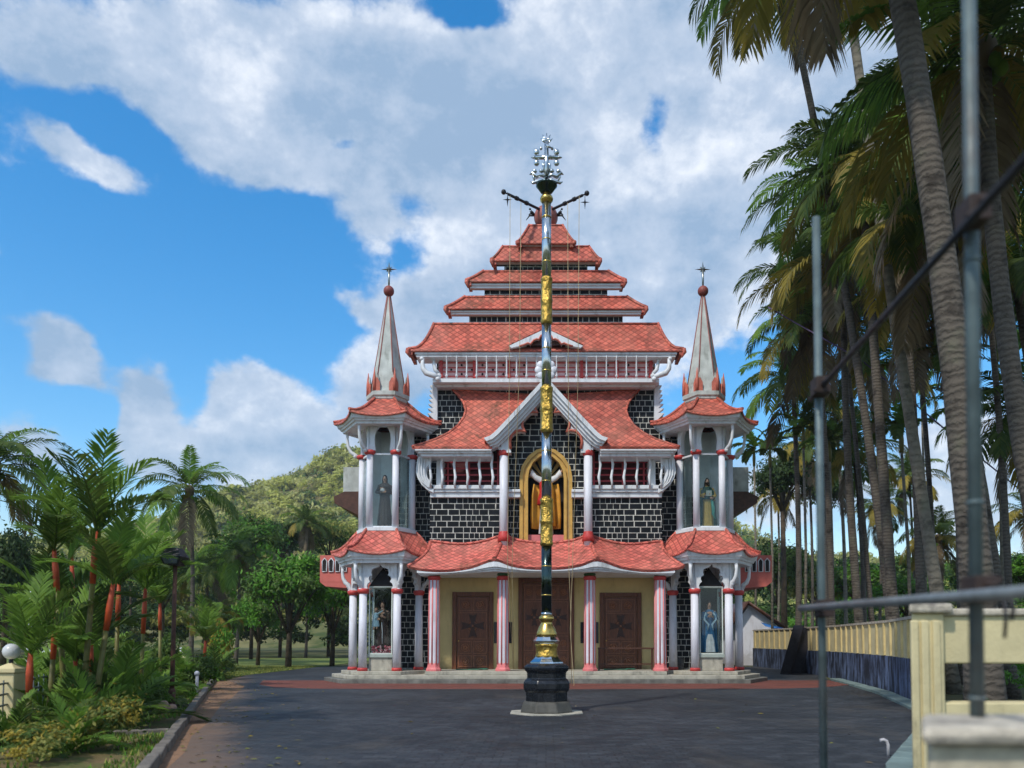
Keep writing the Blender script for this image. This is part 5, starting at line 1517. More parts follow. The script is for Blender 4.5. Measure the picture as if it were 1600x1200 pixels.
# ------------------------------------------------------------------ left side: posts, globe lamps, street lamp
x, y = G(15, 1147)
def globe_post(px, pyb, pyt, globe, lb, w=30):
    x, y = G(px, pyb)
    t = thing('gate_post', (x, y, 0), lb, 'post', 'cream fence posts at the left edge')
    zt = U(px, pyt, y)[1]; hw = w * y / F / 2
    MB().box(x - hw, x + hw, y - hw, y + hw, -.05, zt - .12).build('shaft', M['cream_old'], t, bevel=.02)
    MB().box(x - hw - .04, x + hw + .04, y - hw - .04, y + hw + .04, zt - .119, zt - .04).build('cap', M['cream_old'], t, bevel=.015)
    MB().add([(x - hw, y - hw, zt - .04), (x + hw, y - hw, zt - .04), (x + hw, y + hw, zt - .04), (x - hw, y + hw, zt - .04), (x, y, zt + .06)], [(0, 1, 4), (1, 2, 4), (2, 3, 4), (3, 0, 4)]).build('peak', M['cream_old'], t)
    if globe:
        gl = thing('globe_lamp', (x, y, zt + .05), globe, 'lamp', 'white globe lamps on the fence posts')
        MB().tube([(x, y, zt), (x, y, zt + .12)], .035, 10).build('stem', M['iron'], gl)
        MB().ball((x, y, zt + .24), .135, 0, 20, 14).build('globe', paint('opal_globe', (.62, .64, .66), .35, .03), gl)
    return x, y, zt
globe_post(14, 1147, 1040, 'white globe lamp on the nearest cream fence post, far left edge', 'nearest cream fence post at the far left edge of the garden')
globe_post(72, 1100, 1038, 'white globe lamp on the second fence post, half hidden by palms', 'second cream fence post, half hidden behind the red stemmed palms', 26)
globe_post(180, 1078, 1030, 'white globe lamp above the palms, third fence post from the left edge', 'third cream fence post, deep among the garden palms', 24)
globe_post(283, 1062, 1026, 'white globe lamp farthest from the camera, near the lamp post', 'cream fence post farthest along the garden, behind the lamp post', 20)
xg0, yg0 = G(14, 1147); xg1, yg1 = G(72, 1100)
t = thing('garden_fence', (xg0, yg0, 0), 'low cream wall with grey bars along the left edge of the garden', 'fence')
a = Vector((xg0, yg0, 0)); b = Vector((-16.5, 34, 0)); fd = (b - a).normalized()
near = a - fd * 4.5
lw = MB(); wallbox(lw, near, b, .22, -.1, .30); lw.build('low_wall', M['cream_old'], t, bevel=.02)
bars = MB()
for z in (.5, .68, .86): wallbox(bars, near, b, .03, z, z + .03)
for i in range(70):
    c = near.lerp(b, i / 70); bars.tube([(c.x, c.y, .3), (c.x, c.y, .93)], .013, 5)
bars.build('bar_panel', M['pipe'], t)
x, y = G(268, 1108)
t = thing('lamp_post', (x, y, 0), 'tall rusty lamp post with a black lantern head in the left garden bed', 'lamp post')
zt = U(268, 884, y)[1]
MB().tube([(x, y, 0), (x + .01, y, zt * .5), (x + .02, y, zt)], [.055, .05, .045], 10).build('pole', M['rust'], t)
MB().lathe([(.12, 0), (.12, .06), (.08, .1), (.08, .42), (.06, .48)], x, y, 12).build('base', M['rust'], t)
hd_ = MB(); zl0, zl1 = zt, U(268, 857, y)[1]; hw = .22
hd_.add([(x - hw * .75, y - hw * .75, zl0), (x + hw * .75, y - hw * .75, zl0), (x + hw * .75, y + hw * .75, zl0), (x - hw * .75, y + hw * .75, zl0),
         (x - hw * 1.1, y - hw * 1.1, zl0 + .2), (x + hw * 1.1, y - hw * 1.1, zl0 + .2), (x + hw * 1.1, y + hw * 1.1, zl0 + .2), (x - hw * 1.1, y + hw * 1.1, zl0 + .2),
         (x - hw * .6, y - hw * .6, zl1), (x + hw * .6, y - hw * .6, zl1), (x + hw * .6, y + hw * .6, zl1), (x - hw * .6, y + hw * .6, zl1)],
        [(3, 2, 1, 0)] + [(i, (i + 1) % 4, (i + 1) % 4 + 4, i + 4) for i in range(4)] + [(i + 4, (i + 1) % 4 + 4, (i + 1) % 4 + 8, i + 8) for i in range(4)] + [(8, 9, 10, 11)])
lh = hd_.build('lantern', M['iron'], t)
pn = MB()
pn.add([(x - hw * .62, y - hw * .86, zl0 + .04), (x + hw * .62, y - hw * .86, zl0 + .04), (x + hw * .85, y - hw * 1.09, zl0 + .18), (x - hw * .85, y - hw * 1.09, zl0 + .18)], [(0, 1, 2, 3)])
pn.build('lantern_pane', paint('smoked_glass', (.10, .12, .14), .15), lh, solid=.006)
x, y = G(270, 1118)
sb = MB()
for i in range(5): sb.ball((x + random.uniform(-.13, .13), y - .25 + random.uniform(-.1, .1), .1 + .08 * (i % 3)), random.uniform(.09, .14), 0, 9, 7, (1, 1, .8))
tag(sb.build('painted_stones', paint('pinkish_stone', (.34, .22, .17), .8, .3, 4, .3)), 'small pile of pinkish stones at the foot of the lamp post', 'stones')
x, y = G(42, 1068)
t = thing('white_pole', (x, y, 0), 'thin white pole rising behind the fence at the far left', 'pole')
MB().tube([(x, y, 0), (x + .06, y, U(42, 922, y)[1])], .07, 10).build('pole', M['white_clean'], t)
MB().box(x - .03, x + .5, y - .03, y + .03, U(42, 945, y)[1], U(42, 945, y)[1] + .05).build('cross_arm', M['white_clean'], t)
x, y = G(307, 1088)
tag(MB().tube([(x, y, 0), (x + .01, y, .62)], [.05, .045], 8).lathe([(.07, .6), (.07, .68), (.03, .72)], x, y, 10).build('marker_post', M['white_clean']), 'short white marker post in the garden bed near the far kerb', 'post')

# ------------------------------------------------------------------ vegetation
rng = np.random.default_rng(11)
def nrm(a): return a / np.maximum(np.linalg.norm(a, axis=-1, keepdims=True), 1e-9)

def frond(mb, base, az, e0, L, droop, n, ll, lw, ld, mi, twist=.1, fwd=.55, rach=.022, rmi=None, vee=.25, ragged=.12):
    """one feather leaf: a tapering rib and two rows of folded leaflets"""
    t = np.linspace(0, 1, 15)
    el = e0 - droop * t ** 1.4
    st = L / 14
    r = np.concatenate([[0], np.cumsum(np.cos(el[:-1]) * st)]); z = np.concatenate([[0], np.cumsum(np.sin(el[:-1]) * st)])
    H = np.array([math.cos(az), math.sin(az), 0.]); Sd = np.array([-math.sin(az), math.cos(az), 0.]); Z = np.array([0, 0, 1.])
    pts = np.array(base) + r[:, None] * H + z[:, None] * Z + (twist * L * t ** 2)[:, None] * Sd
    mb.tube([Vector(p) for p in pts[::2]], list(np.linspace(rach, rach * .25, 8)), 4, mi if rmi is None else rmi, cap=False)
    for side in (-1, 1):
        q = np.linspace(.1, .985, n) + rng.uniform(-.4, .4, n) / n
        q = np.clip(q, .05, .99)
        P_ = np.stack([np.interp(q, t, pts[:, i]) for i in range(3)], 1)
        e = np.interp(q, t, el)
        T = np.cos(e)[:, None] * H + np.sin(e)[:, None] * Z
        N = -np.sin(e)[:, None] * H + np.cos(e)[:, None] * Z
        a = fwd + .5 * q
        d = nrm(T * a[:, None] + side * Sd * np.ones((n, 1)) + N * (vee + rng.normal(0, .12, (n, 1))))
        ln = ll * (np.sin(PI * (.14 + .80 * q)) ** .7) * rng.uniform(1 - ragged, 1 + ragged, n)
        w = nrm(T - d * np.sum(T * d, 1, keepdims=True)) * (lw * rng.uniform(.8, 1.2, n))[:, None]
        mid = P_ + d * (ln * .5)[:, None] - Z * (ld * ln * .12)[:, None]
        tip = P_ + d * (ln * .93)[:, None] - Z * (ld * ln * .55)[:, None]
        V_ = np.stack([P_ - w * .25, P_ + w * .25, mid + w * .5, mid - w * .5, tip], 1).reshape(-1, 3)
        o = len(mb.v)
        mb.v.extend(map(tuple, V_))
        for i in range(n):
            b = o + i * 5
            mb.f += [(b, b + 1, b + 2, b + 3), (b + 3, b + 2, b + 4)]
        mb.m += [mi] * (2 * n); mb.s += [False] * (2 * n); mb.uv += [None] * (2 * n)

PALM_M = [M['palm_green'], M['palm_yellow'], M['palm_dry'], M['palm_lit']]
def coconut_crown(seed, nf=24, yellow=.3, L=3.6, dry=2, lit=.25):
    global rng
    rng = np.random.default_rng(seed)
    mb = MB()
    for i in range(nf):
        f = i / (nf - 1)
        az = i * 2.39996 + rng.uniform(-.3, .3)
        e0 = R(84 - 105 * f ** .85) + rng.uniform(-.1, .1)
        dr = R(32 + 72 * math.sin(PI * min(1, f * .75 + .12))) * rng.uniform(.85, 1.2)
        mi = 1 if rng.random() < yellow * max(0, f - .35) / .65 * 1.6 else (3 if rng.random() < lit else 0)
        if i >= nf - dry: mi, dr, e0 = 2, R(35), R(-45 - 25 * rng.random())
        frond(mb, (0.1 * math.cos(az), .1 * math.sin(az), -.25 * f), az, e0, L * rng.uniform(.85, 1.08) * (1 - .25 * (f < .15)), dr, 44, L * .22, L * .021, .5 + .8 * f, mi, rng.uniform(-.12, .12))
    nuts = None
    mb.ball((0, 0, -.2), .28, 2, 8, 6, (1, 1, 1.4))
    for i in range(10):
        a = rng.uniform(0, 6.28); mb.ball((.33 * math.cos(a), .33 * math.sin(a), -.5 + rng.uniform(-.22, .15)), .13, 3 if i % 2 else 1, 7, 5, (1, 1, 1.2))
    return mb
def mesh_of(mb, name, mats):
    o = mb.build(name, mats); me = o.data; bpy.data.objects.remove(o); return me
CROWNS = [mesh_of(coconut_crown(s_, *a), 'crown', PALM_M) for s_, a in ((1, (28, .45)), (2, (26, .6, 3.6, 3)), (3, (24, .3)), (4, (24, 1.0, 3.6, 3, .1)), (5, (22, .12, 3.6, 1, .5)))]

def put_mesh(me, name, parent, loc, sc=1., rz=0., rx=0., ry=0.):
    o = bpy.data.objects.new(name, me); COL.objects.link(o); o.parent = parent
    o.location = Vector(loc) - wl(parent); o.scale = (sc,) * 3 if isinstance(sc, (int, float)) else sc
    o.rotation_euler = (rx, ry, rz)
    return o

def palm(label, crown_px, base_px, d, sc, var, rt=.16, bend=.3, group='coconut palms beyond the boundary wall', mid=None, barkm='bark_palm', d2=None, nodrop=False):
    top = P(crown_px[0], crown_px[1], d)
    bx = U(base_px, 1000, d2 or d)[0]
    base = Vector((bx, d2 or d, -.05))
    t = thing('coconut_palm', base, label, 'palm', group)
    pts, rs = [], []
    for i in range(15):
        f = i / 14
        p = base.lerp(top, f)
        if mid: # pixel control point (fraction, px)
            q = f * (1 - f) / (mid[0] * (1 - mid[0])); p.x += (U(mid[1], 1000, d)[0] - base.lerp(top, mid[0]).x) * q
        else: p.x += bend * math.sin(PI * f) * .6
        pts.append(p); rs.append(rt * (1.35 - .35 * min(1, f * 6)) * (1 - .35 * f) * (1 + .03 * (-1) ** i))
    MB().tube(pts, rs, 12).build('trunk', M[barkm], t)
    put_mesh(CROWNS[var], 'crown', t, top, sc, random.uniform(0, 6.28), random.uniform(-.08, .08), random.uniform(-.08, .08))
    return t
GR = 'coconut palms beyond the boundary wall'
palm('nearest coconut palm, thick leaning trunk running out of the top of the photo', (1330, -400), 1540, 11.5, 1.2, 1, .235, mid=(.45, 1490))
palm('thick trunked coconut palm just right of the tall scaffold pipe, crown at the top edge', (1535, 70), 1690, 14, .95, 0, .2, mid=(.45, 1600))
palm('coconut palm whose slimmer trunk shows between the thick one and the scaffold pipe', (1462, 215), 1542, 19, 1.0, 2, .22, mid=(.5, 1524))
palm('coconut palm with the broad dark crown level with the flagstaff cross', (1345, 255), 1402, 28, 1.18, 0, .2, mid=(.4, 1385))
palm('pale coconut trunk leaning left across the dark crowns and out of the top edge', (1310, -120), 1488, 24, 1.0, 2, .19, mid=(.5, 1404), barkm='bark_pale')
palm('slim coconut palm leaving the top edge left of the leaning trunks, frond tip hanging in', (1215, -75), 1402, 29, 1.15, 0, .17, mid=(.5, 1335))
palm('coconut palm with yellow drooping fronds nearest the church roofs', (1318, 405), 1350, 33.5, 1.2, 3, .19, mid=(.5, 1330))
palm('slender straight coconut palm just behind the right tower, crown by its spire base', (1238, 588), 1246, 44, 1.15, 2, .18)
palm('coconut palm with a short bushy crown left of the low scaffold coupler', (1335, 705), 1350, 46, 1.0, 1, .16)
palm('yellow crowned coconut palm low behind the wall between the two scaffold pipes', (1466, 838), 1470, 52, .9, 3, .14)
palm('coconut palm at the right edge with a hanging green crown beside the scaffold pipe', (1600, 635), 1640, 27, .95, 0, .16)
palm('coconut palm in the top right corner with a dense dark crown', (1610, 215), 1700, 18, 1.0, 2, .17)
palm('coconut palm filling the gap behind the upper scaffold ledger', (1450, 340), 1580, 22, 1.0, 0, .17)
palm('coconut palm behind the left scaffold pipe with a mid height crown', (1275, 500), 1300, 38, 1.15, 0, .17)
palm('coconut palm between the broad dark crown and the leaning trunk, brown hanging fronds', (1400, 300), 1440, 27, 1.05, 1, .16)
palm('thin coconut palm far behind the ribbed wall with a pale trunk', (1305, 640), 1322, 50, .85, 3, .13, barkm='bark_pale')
palm('small distant coconut palm at the right edge, low crown near the wall top', (1608, 800), 1612, 55, .9, 3, .13)
palm('distant coconut palm just right of the left scaffold pipe', (1375, 790), 1370, 60, .85, 1, .13)
palm('coconut palm at the right edge halfway up, fronds behind the tall scaffold pipe', (1585, 430), 1660, 23, .9, 2, .16)
palm('distant coconut palm rising right of the right tower, yellow green crown', (1215, 770), 1213, 64, .85, 3, .12, barkm='bark_pale')
GL = 'coconut palms left of the church'
palm('coconut palm cut by the left edge of the photo', (-8, 722), -20, 34, .95, 2, .15, group=GL)
palm('coconut palm standing alone against the hill behind the lamp post', (296, 762), 298, 50, 1.1, 4, .15, group=GL)
palm('small dark coconut palm on the slope just left of the church tower', (478, 815), 478, 74, .85, 2, .12, group=GL)
palm('low coconut palm right behind the lone one, no trunk showing', (372, 868), 368, 54, .95, 4, .14, group=GL)
palm('low yellowish coconut palm left of the round bright green tree', (336, 960), 334, 42, .55, 3, .12, group=GL)
palm('bushy low coconut palm in front of the hill, left of the round tree', (322, 888), 320, 58, .95, 2, .13, group=GL)

for i_, (lb, cp, bp, d_, sc_, v_) in enumerate((
    ('slim coconut palm behind the low scaffold coupler, crown among the dark mass', (1365, 560), 1392, 40, 1.1, 0),
    ('slim coconut palm leaning left between the pale trunk and the ribbed pillar', (1428, 470), 1462, 31, 1.05, 1),
    ('slim coconut palm beside the left scaffold pipe, fronds touching the upper ledger', (1262, 430), 1292, 39, 1.2, 3),
    ('slim coconut palm at the right edge of the gate wall, crown behind the tall pipe', (1530, 330), 1580, 26, 1.1, 1),
    ('slim coconut palm farthest behind the ribbed wall, small yellow green crown', (1420, 745), 1428, 62, 1.0, 1),
    ('slim coconut palm rising between the round dark tree and the left pipe', (1262, 700), 1268, 58, 1.0, 0),
    ('slim coconut palm directly above the ribbed pillar, crown high in the mass', (1475, 420), 1500, 29, 1.0, 2),
    ('slim coconut palm leaning right beyond the wall, crown left of the dark mass', (1290, 300), 1368, 35, 1.1, 4))):
    palm(lb, cp, bp, d_, sc_, v_, .12)
# slim areca palms with tufted crowns
def areca_crown(seed):
    global rng
    rng = np.random.default_rng(seed)
    mb = MB()
    for i in range(9):
        f = i / 8; az = i * 2.4 + rng.uniform(-.3, .3)
        frond(mb, (0, 0, 0), az, R(78 - 70 * f), 1.5, R(55 + 40 * f), 22, .48, .11, .5, 3 if i % 3 == 0 else 0, rng.uniform(-.1, .1), .7, .03)
    return mb
ARECA = [mesh_of(areca_crown(s_), 'crown', PALM_M) for s_ in (21, 22)]
def areca(label, cp, bp, d, sc=1., rt=.075):
    top = P(*cp, d); base = Vector((U(bp, 1000, d)[0], d, -.05))
    t = thing('areca_palm', base, label, 'palm', 'slim areca palms among the coconuts')
    MB().tube([base, base.lerp(top, .5) + Vector((.08, 0, 0)), top - Vector((0, 0, .9 * sc))], [rt * 1.2, rt, rt * .85], 8).build('trunk', M['bark_pale'], t)
    MB().tube([top - Vector((0, 0, .95 * sc)), top - Vector((0, 0, .5 * sc)), top + Vector((0, 0, .1))], [rt * 1.2, rt * 1.5, rt * .6], 8).build('crownshaft', M['stem_green'], t)
    put_mesh(random.choice(ARECA), 'crown', t, top, sc, random.uniform(0, 6))
areca('slim areca palm with a tufted crown left of the pale leaning trunk', (1408, 668), 1424, 34, 1.15)
areca('slim areca palm with its tuft beside the thick leaning trunk', (1484, 560), 1500, 30, 1.25)
areca('slim areca palm with its tuft right of the tall scaffold pipe', (1556, 520), 1566, 30, 1.2)
areca('slim areca palm nearest the right tower roof', (1178, 700), 1180, 53, 1.3)
areca('slim areca palm a little right of the right tower, tuft level with its brackets', (1203, 702), 1206, 48, 1.2)
areca('slim areca palm with its tuft above the round dark tree', (1255, 668), 1258, 42, 1.2)
areca('slim areca palm behind the left scaffold pipe, low tuft', (1296, 690), 1300, 40, 1.1)
areca('slim areca palm with its tuft at the thick trunk above the ribbed pillar', (1500, 640), 1510, 33, 1.0)
areca('slim areca palm standing behind the ribbed wall without a visible tuft', (1440, 610), 1446, 44, 1.1)

# bare slender trunks behind the wall
def leafcloud(n_clump, n_leaf, leafs, seed, flat=.8, rad=1., mats=1, hollow=.55, spread=.26):
    """crown of unit radius: leaf faces scattered through uneven clumps"""
    r_ = np.random.default_rng(seed)
    mb = MB()
    u = nrm(r_.normal(size=(n_clump, 3))); u[:, 2] = np.where(u[:, 2] < -.35, -u[:, 2] * .5, u[:, 2])
    c = u * (hollow + (1 - hollow) * r_.random((n_clump, 1)) ** .6) * .82
    c[:, 2] *= flat
    cs = spread * r_.uniform(.6, 1.3, (n_clump, 1))
    Pn = (c[:, None, :] + r_.normal(size=(n_clump, n_leaf, 3)) * cs[:, None, :] * np.array([.62, .62, .42])).reshape(-1, 3) * rad
    n = len(Pn)
    out = nrm(Pn + r_.normal(size=(n, 3)) * .55 + np.array([0, 0, .35]))
    tdir = nrm(np.cross(out, r_.normal(size=(n, 3))))
    b = np.cross(out, tdir)
    s = leafs * r_.uniform(.6, 1.35, (n, 1))
    V_ = np.stack([Pn - tdir * s, Pn - b * s * .42 - out * s * .12, Pn + tdir * s, Pn + b * s * .42 - out * s * .12], 1).reshape(-1, 3)
    mb.v.extend(map(tuple, V_))
    mb.f.extend((4 * i, 4 * i + 1, 4 * i + 2, 4 * i + 3) for i in range(n))
    mm = np.repeat(r_.integers(0, mats, n_clump), n_leaf) if mats > 1 else np.zeros(n, int)
    mb.m.extend(int(q) for q in mm); mb.s.extend([False] * n); mb.uv.extend([None] * n)
    return mb
def crown_set(seed, mats, **k): return mesh_of(leafcloud(k.get('nc', 46), k.get('nl', 150), k.get('ls', .055), seed, k.get('flat', .8), mats=len(mats), spread=k.get('sp', .26)), 'crown', mats)
TREE = {'bright': [crown_set(31, [M['leaf_bright'], M['leaf_bright'], M['leaf_mid']]), crown_set(32, [M['leaf_bright'], M['leaf_mid']])],
        'mid': [crown_set(33, [M['leaf_mid'], M['leaf_mid'], M['leaf_dark']]), crown_set(34, [M['leaf_mid'], M['leaf_bright']])],
        'dark': [crown_set(35, [M['leaf_dark'], M['leaf_dark'], M['leaf_mid']]), crown_set(36, [M['leaf_dark']])],
        'olive': [crown_set(37, [M['leaf_olive'], M['leaf_mid']])]}
def tree(label, px, py, w, h, d, kind, group, trunk=True, tr=.12):
    """crown centred on the pixel, w x h pixels in size"""
    c = P(px, py, d); rw, rh = w * d / F / 2, h * d / F / 2
    t = thing('broadleaf_tree', (c.x, d, 0), label, 'tree', group)
    me = random.choice(TREE[kind])
    put_mesh(me, 'crown', t, c, (rw, rw, rh * 1.15), random.uniform(0, 6))
    mb = MB()
    mb.tube([(c.x, d, -.05), (c.x + .05, d, c.z * .5), (c.x, d, c.z)], [tr * 1.4, tr, tr * .7], 9)
    for q in range(6):
        a = q * 1.05; s0 = c.z - rh * .9
        mb.tube([(c.x, d, s0), (c.x + math.cos(a) * rw * .3, d + math.sin(a) * rw * .3, c.z - rh * .3), (c.x + math.cos(a) * rw * .65, d + math.sin(a) * rw * .65, c.z + rh * .2)], [tr * .6, tr * .4, tr * .15], 6)
    mb.build('trunk', M['bark'], t)
GT = 'broadleaf trees left of the church'
tree('large bright green tree beside the left tower, lowest branches over the lawn', 452, 925, 150, 150, 46, 'bright', GT, tr=.14)
tree('bright green tree partly behind the left tower columns', 520, 935, 95, 130, 50, 'bright', GT)
tree('bright green tree left of the largest one, a gap of dark trunks under it', 404, 965, 80, 90, 50, 'mid', GT, tr=.1)
tree('dark green tree behind the lamp post, rounded crown', 255, 905, 120, 110, 60, 'dark', GT)
tree('dark tree at the left edge with a ragged crown', 8, 905, 120, 190, 40, 'dark', GT)
tree('mid green tree rising just above the bright green one', 395, 850, 110, 110, 66, 'mid', GT)
tree('tall dark tree on the slope between the low palm and the left tower', 440, 845, 80, 70, 75, 'dark', GT)
tree('olive tree on the slope touching the left tower', 515, 840, 90, 80, 78, 'olive', GT)
tree('mid green tree at the foot of the hill, left of the lone coconut palm', 205, 880, 110, 80, 75, 'mid', GT)
tree('dark tree low behind the red stemmed palms', 120, 925, 140, 120, 55, 'dark', GT)
tree('dark tree between the fence posts and the dark ragged one', 60, 960, 110, 110, 45, 'mid', GT)
GTR = 'broadleaf trees right of the church'
tree('round dark tree with a tall crown right of the right tower', 1222, 752, 105, 110, 58, 'dark', GTR, tr=.2)
tree('broad dark tree behind the left scaffold pipe', 1290, 770, 90, 110, 66, 'dark', GTR)
tree('mid green tree low behind the ribbed wall', 1345, 915, 120, 90, 62, 'mid', GTR)
tree('bright bush like tree behind the boundary wall corner', 1415, 930, 100, 70, 50, 'mid', GTR)
tree('dark tree right of the low yellow palm', 1545, 905, 130, 100, 58, 'mid', GTR)
tree('dark tree behind the white gabled house', 1215, 895, 110, 120, 66, 'mid', GTR)
tree('mid green tree at the right edge behind the gate wall', 1620, 900, 120, 90, 40, 'bright', GTR)
tree('dark tree between the house and the ribbed wall', 1275, 920, 100, 80, 64, 'olive', GTR)

# young plants along the right wall seen through the opening
def bushmesh(seed, mats, ls=.09, nc=26, nl=70): return mesh_of(leafcloud(nc, nl, ls, seed, .75, mats=len(mats), hollow=.35, spread=.32), 'foliage', mats)
BUSH = {'bright': bushmesh(51, [M['leaf_bright'], M['leaf_mid']]), 'mid': bushmesh(52, [M['leaf_mid'], M['leaf_dark']]), 'olive': bushmesh(53, [M['leaf_olive'], M['leaf_yellow'], M['leaf_mid']], .075),
        'yellow': bushmesh(54, [M['leaf_yellow'], M['leaf_bright']], .09)}
def bush(label, px, pyb, w, h, kind, group='shrubs in the garden bed', d=None):
    x, y = G(px, pyb)
    if d: y = d; x = U(px, 1000, d)[0]
    t = bpy.data.objects.new('shrub', BUSH[kind]); COL.objects.link(t)
    rw, rh = w * y / F / 2, h * y / F
    t.location = (x, y, rh * .42); t.scale = (rw, rw, rh * .62); t.rotation_euler.z = random.uniform(0, 6)
    tag(t, label, 'shrub', group)
bush('olive brown shrub at the bottom left, left of the other olive one', 60, 1196, 120, 80, 'olive')
bush('olive brown shrub at the foot of the red stemmed palms, nearest the kerb', 168, 1172, 120, 100, 'olive')
bush('rounded bright green shrub left of the lamp post', 232, 1118, 62, 66, 'bright')
bush('dark green shrub behind the rounded bright one', 205, 1100, 70, 80, 'mid')
bush('bright green shrub right of the lamp post', 312, 1078, 62, 66, 'bright')
bush('yellow green shrub behind the bright one right of the lamp post', 345, 1050, 50, 88, 'yellow')
bush('dark shrub at the far end of the garden kerb', 350, 1058, 40, 45, 'mid')
bush('small green shrub by the white marker post', 290, 1098, 34, 40, 'bright')
bush('wide dark shrub between the fence posts', 130, 1088, 110, 100, 'mid')
bush('dark shrub behind the lamp post', 255, 1075, 70, 95, 'mid')
bush('green shrub behind the opening of the gate wall, left half', 1545, 1100, 130, 120, 'mid', 'shrubs behind the gate wall', 9.6)
bush('bright green shrub behind the opening of the gate wall, right half', 1625, 1100, 150, 110, 'bright', 'shrubs behind the gate wall', 10)

# red stemmed sealing wax palms and other feather leaved clumps in the bed
def upright_crown(seed, nf, L, ll, lw, mats_mi=(3, 3, 0), spread=62, dr=30, n=20):
    global rng
    rng = np.random.default_rng(seed)
    mb = MB()
    for i in range(nf):
        f = i / max(1, nf - 1); az = i * 2.39996 + rng.uniform(-.3, .3)
        frond(mb, (0, 0, 0), az, R(86 - spread * f), L * rng.uniform(.8, 1.1), R(dr + 30 * f), n, ll, lw, .35, mats_mi[i % len(mats_mi)], rng.uniform(-.08, .08), .95, .022, vee=.35, ragged=.15)
    return mb
WAX = [mesh_of(upright_crown(61, 9, 1.75, .62, .05, spread=46, n=28), 'crown', PALM_M), mesh_of(upright_crown(62, 8, 1.6, .6, .05, spread=44, n=28), 'crown', PALM_M)]
LOW = [mesh_of(upright_crown(63, 15, 1.3, .5, .05, (3, 3, 0), 72, 40, 26), 'foliage', PALM_M), mesh_of(upright_crown(64, 13, 1.4, .42, .04, (3, 3, 0), 70, 45, 28), 'foliage', PALM_M)]
def wax_palm(label, base_px, base_py, stems, d=None):
    x, y = G(base_px, base_py)
    if d: y = d; x = U(base_px, 1000, d)[0]
    t = thing('sealing_wax_palm', (x, y, .03), label, 'palm', 'red stemmed palms in the garden bed')
    for i, (px, py, red0, red1, sc) in enumerate(stems):
        yy = y + (i % 3 - 1) * .35
        top = P(px, py, yy)
        b = Vector((x + (top.x - x) * .55, yy, .0))
        za, zb = U(px, red0, yy)[1], U(px, red1, yy)[1]
        at = lambda z: b.lerp(top, min(1, max(0, (z - b.z) / (top.z - b.z))))
        MB().tube([b, at(za * .5), at(za)], [.06, .05, .045], 8).build('trunk', M['stem_green'], t)
        MB().tube([at(za), at((za + zb) / 2), at(zb)], [.05, .058, .035], 8).build('crownshaft', M['shaft_red'], t)
        put_mesh(WAX[i % 2], 'crown', t, at(zb) - Vector((0, 0, .05)), sc, random.uniform(0, 6))
wax_palm('tallest red stemmed palm clump at left, several scarlet shafts', 122, 1140, [(152, 820, 912, 828, .98), (118, 985, 1115, 1030, 1.0), (84, 850, 925, 858, .95), (178, 905, 985, 912, .85)])
wax_palm('red stemmed palm at the far left of the garden, scarlet shaft low', 84, 1128, [(88, 955, 1030, 962, .95)])
wax_palm('red stemmed palm just left of the lamp post', 222, 1105, [(228, 905, 990, 918, 1.05)])
wax_palm('small red stemmed palm right of the lamp post', 318, 1072, [(322, 985, 1030, 1000, .9)])
wax_palm('slender red stemmed palm half hidden in the middle of the clump', 148, 1120, [(143, 1000, 1050, 1005, .9)])
wax_palm('red stemmed palm between the tallest clump and the lamp post, crown at mid height', 190, 1112, [(186, 905, 975, 912, .8)])
wax_palm('short red stemmed palm at the front of the bed, scarlet shaft near the ground', 62, 1150, [(48, 1010, 1085, 1020, .8)])
wax_palm('red stemmed palm behind the tallest clump with a crown above the globe lamps', 140, 1096, [(112, 850, 935, 862, .85)])
wax_palm('red stemmed palm in the second row just behind the lamp post', 262, 1082, [(250, 935, 985, 942, .85)])
def low_palm(label, px, pyb, sc, v):
    x, y = G(px, pyb)
    o = bpy.data.objects.new('feather_leaf_clump', LOW[v]); COL.objects.link(o)
    o.location = (x, y, .02); o.scale = (sc,) * 3; o.rotation_euler.z = random.uniform(0, 6)
    tag(o, label, 'palm', 'low feather leaved clumps in the garden bed')
low_palm('low feather leaved clump at the bottom left with bright upright leaves', 105, 1180, .62, 0)
low_palm('low feather leaved clump left of the rounded bright shrub', 185, 1135, 1.25, 1)
low_palm('low feather leaved clump behind the far left red stem', 60, 1120, 1.3, 0)
low_palm('dark feather leaved clump in the middle of the garden palms', 130, 1105, 1.3, 1)
low_palm('feather leaved clump between the lamp post and the tallest palms', 200, 1095, 1.2, 0)
low_palm('feather leaved clump right behind the lamp post', 285, 1078, 1.0, 0)
low_palm('feather leaved clump near the far end of the kerb', 335, 1062, 1.2, 1)
low_palm('feather leaved clump at the left edge in front of the fence', 20, 1165, .6, 0)
low_palm('broad feather leaved clump deep behind the garden palms', 165, 1075, 1.5, 1)
low_palm('broad feather leaved clump near the second fence post', 95, 1080, 1.45, 1)

low_palm('bright spiky clump in front of the tallest red stemmed palms', 140, 1150, .95, 0)
low_palm('bright spiky clump at the very left behind the globe lamp', 40, 1125, 1.1, 1)
low_palm('bright spiky clump right of the short red stemmed palm', 90, 1140, 1.0, 1)
low_palm('bright spiky clump between the rounded shrub and the lamp post', 245, 1105, .8, 0)
low_palm('tall feather leaved clump behind the second row of palms', 235, 1070, 1.3, 1)
low_palm('full dark feather leaved clump between the tallest stems', 112, 1112, 1.55, 1)
low_palm('full feather leaved clump right of the tallest stems', 168, 1116, 1.4, 0)
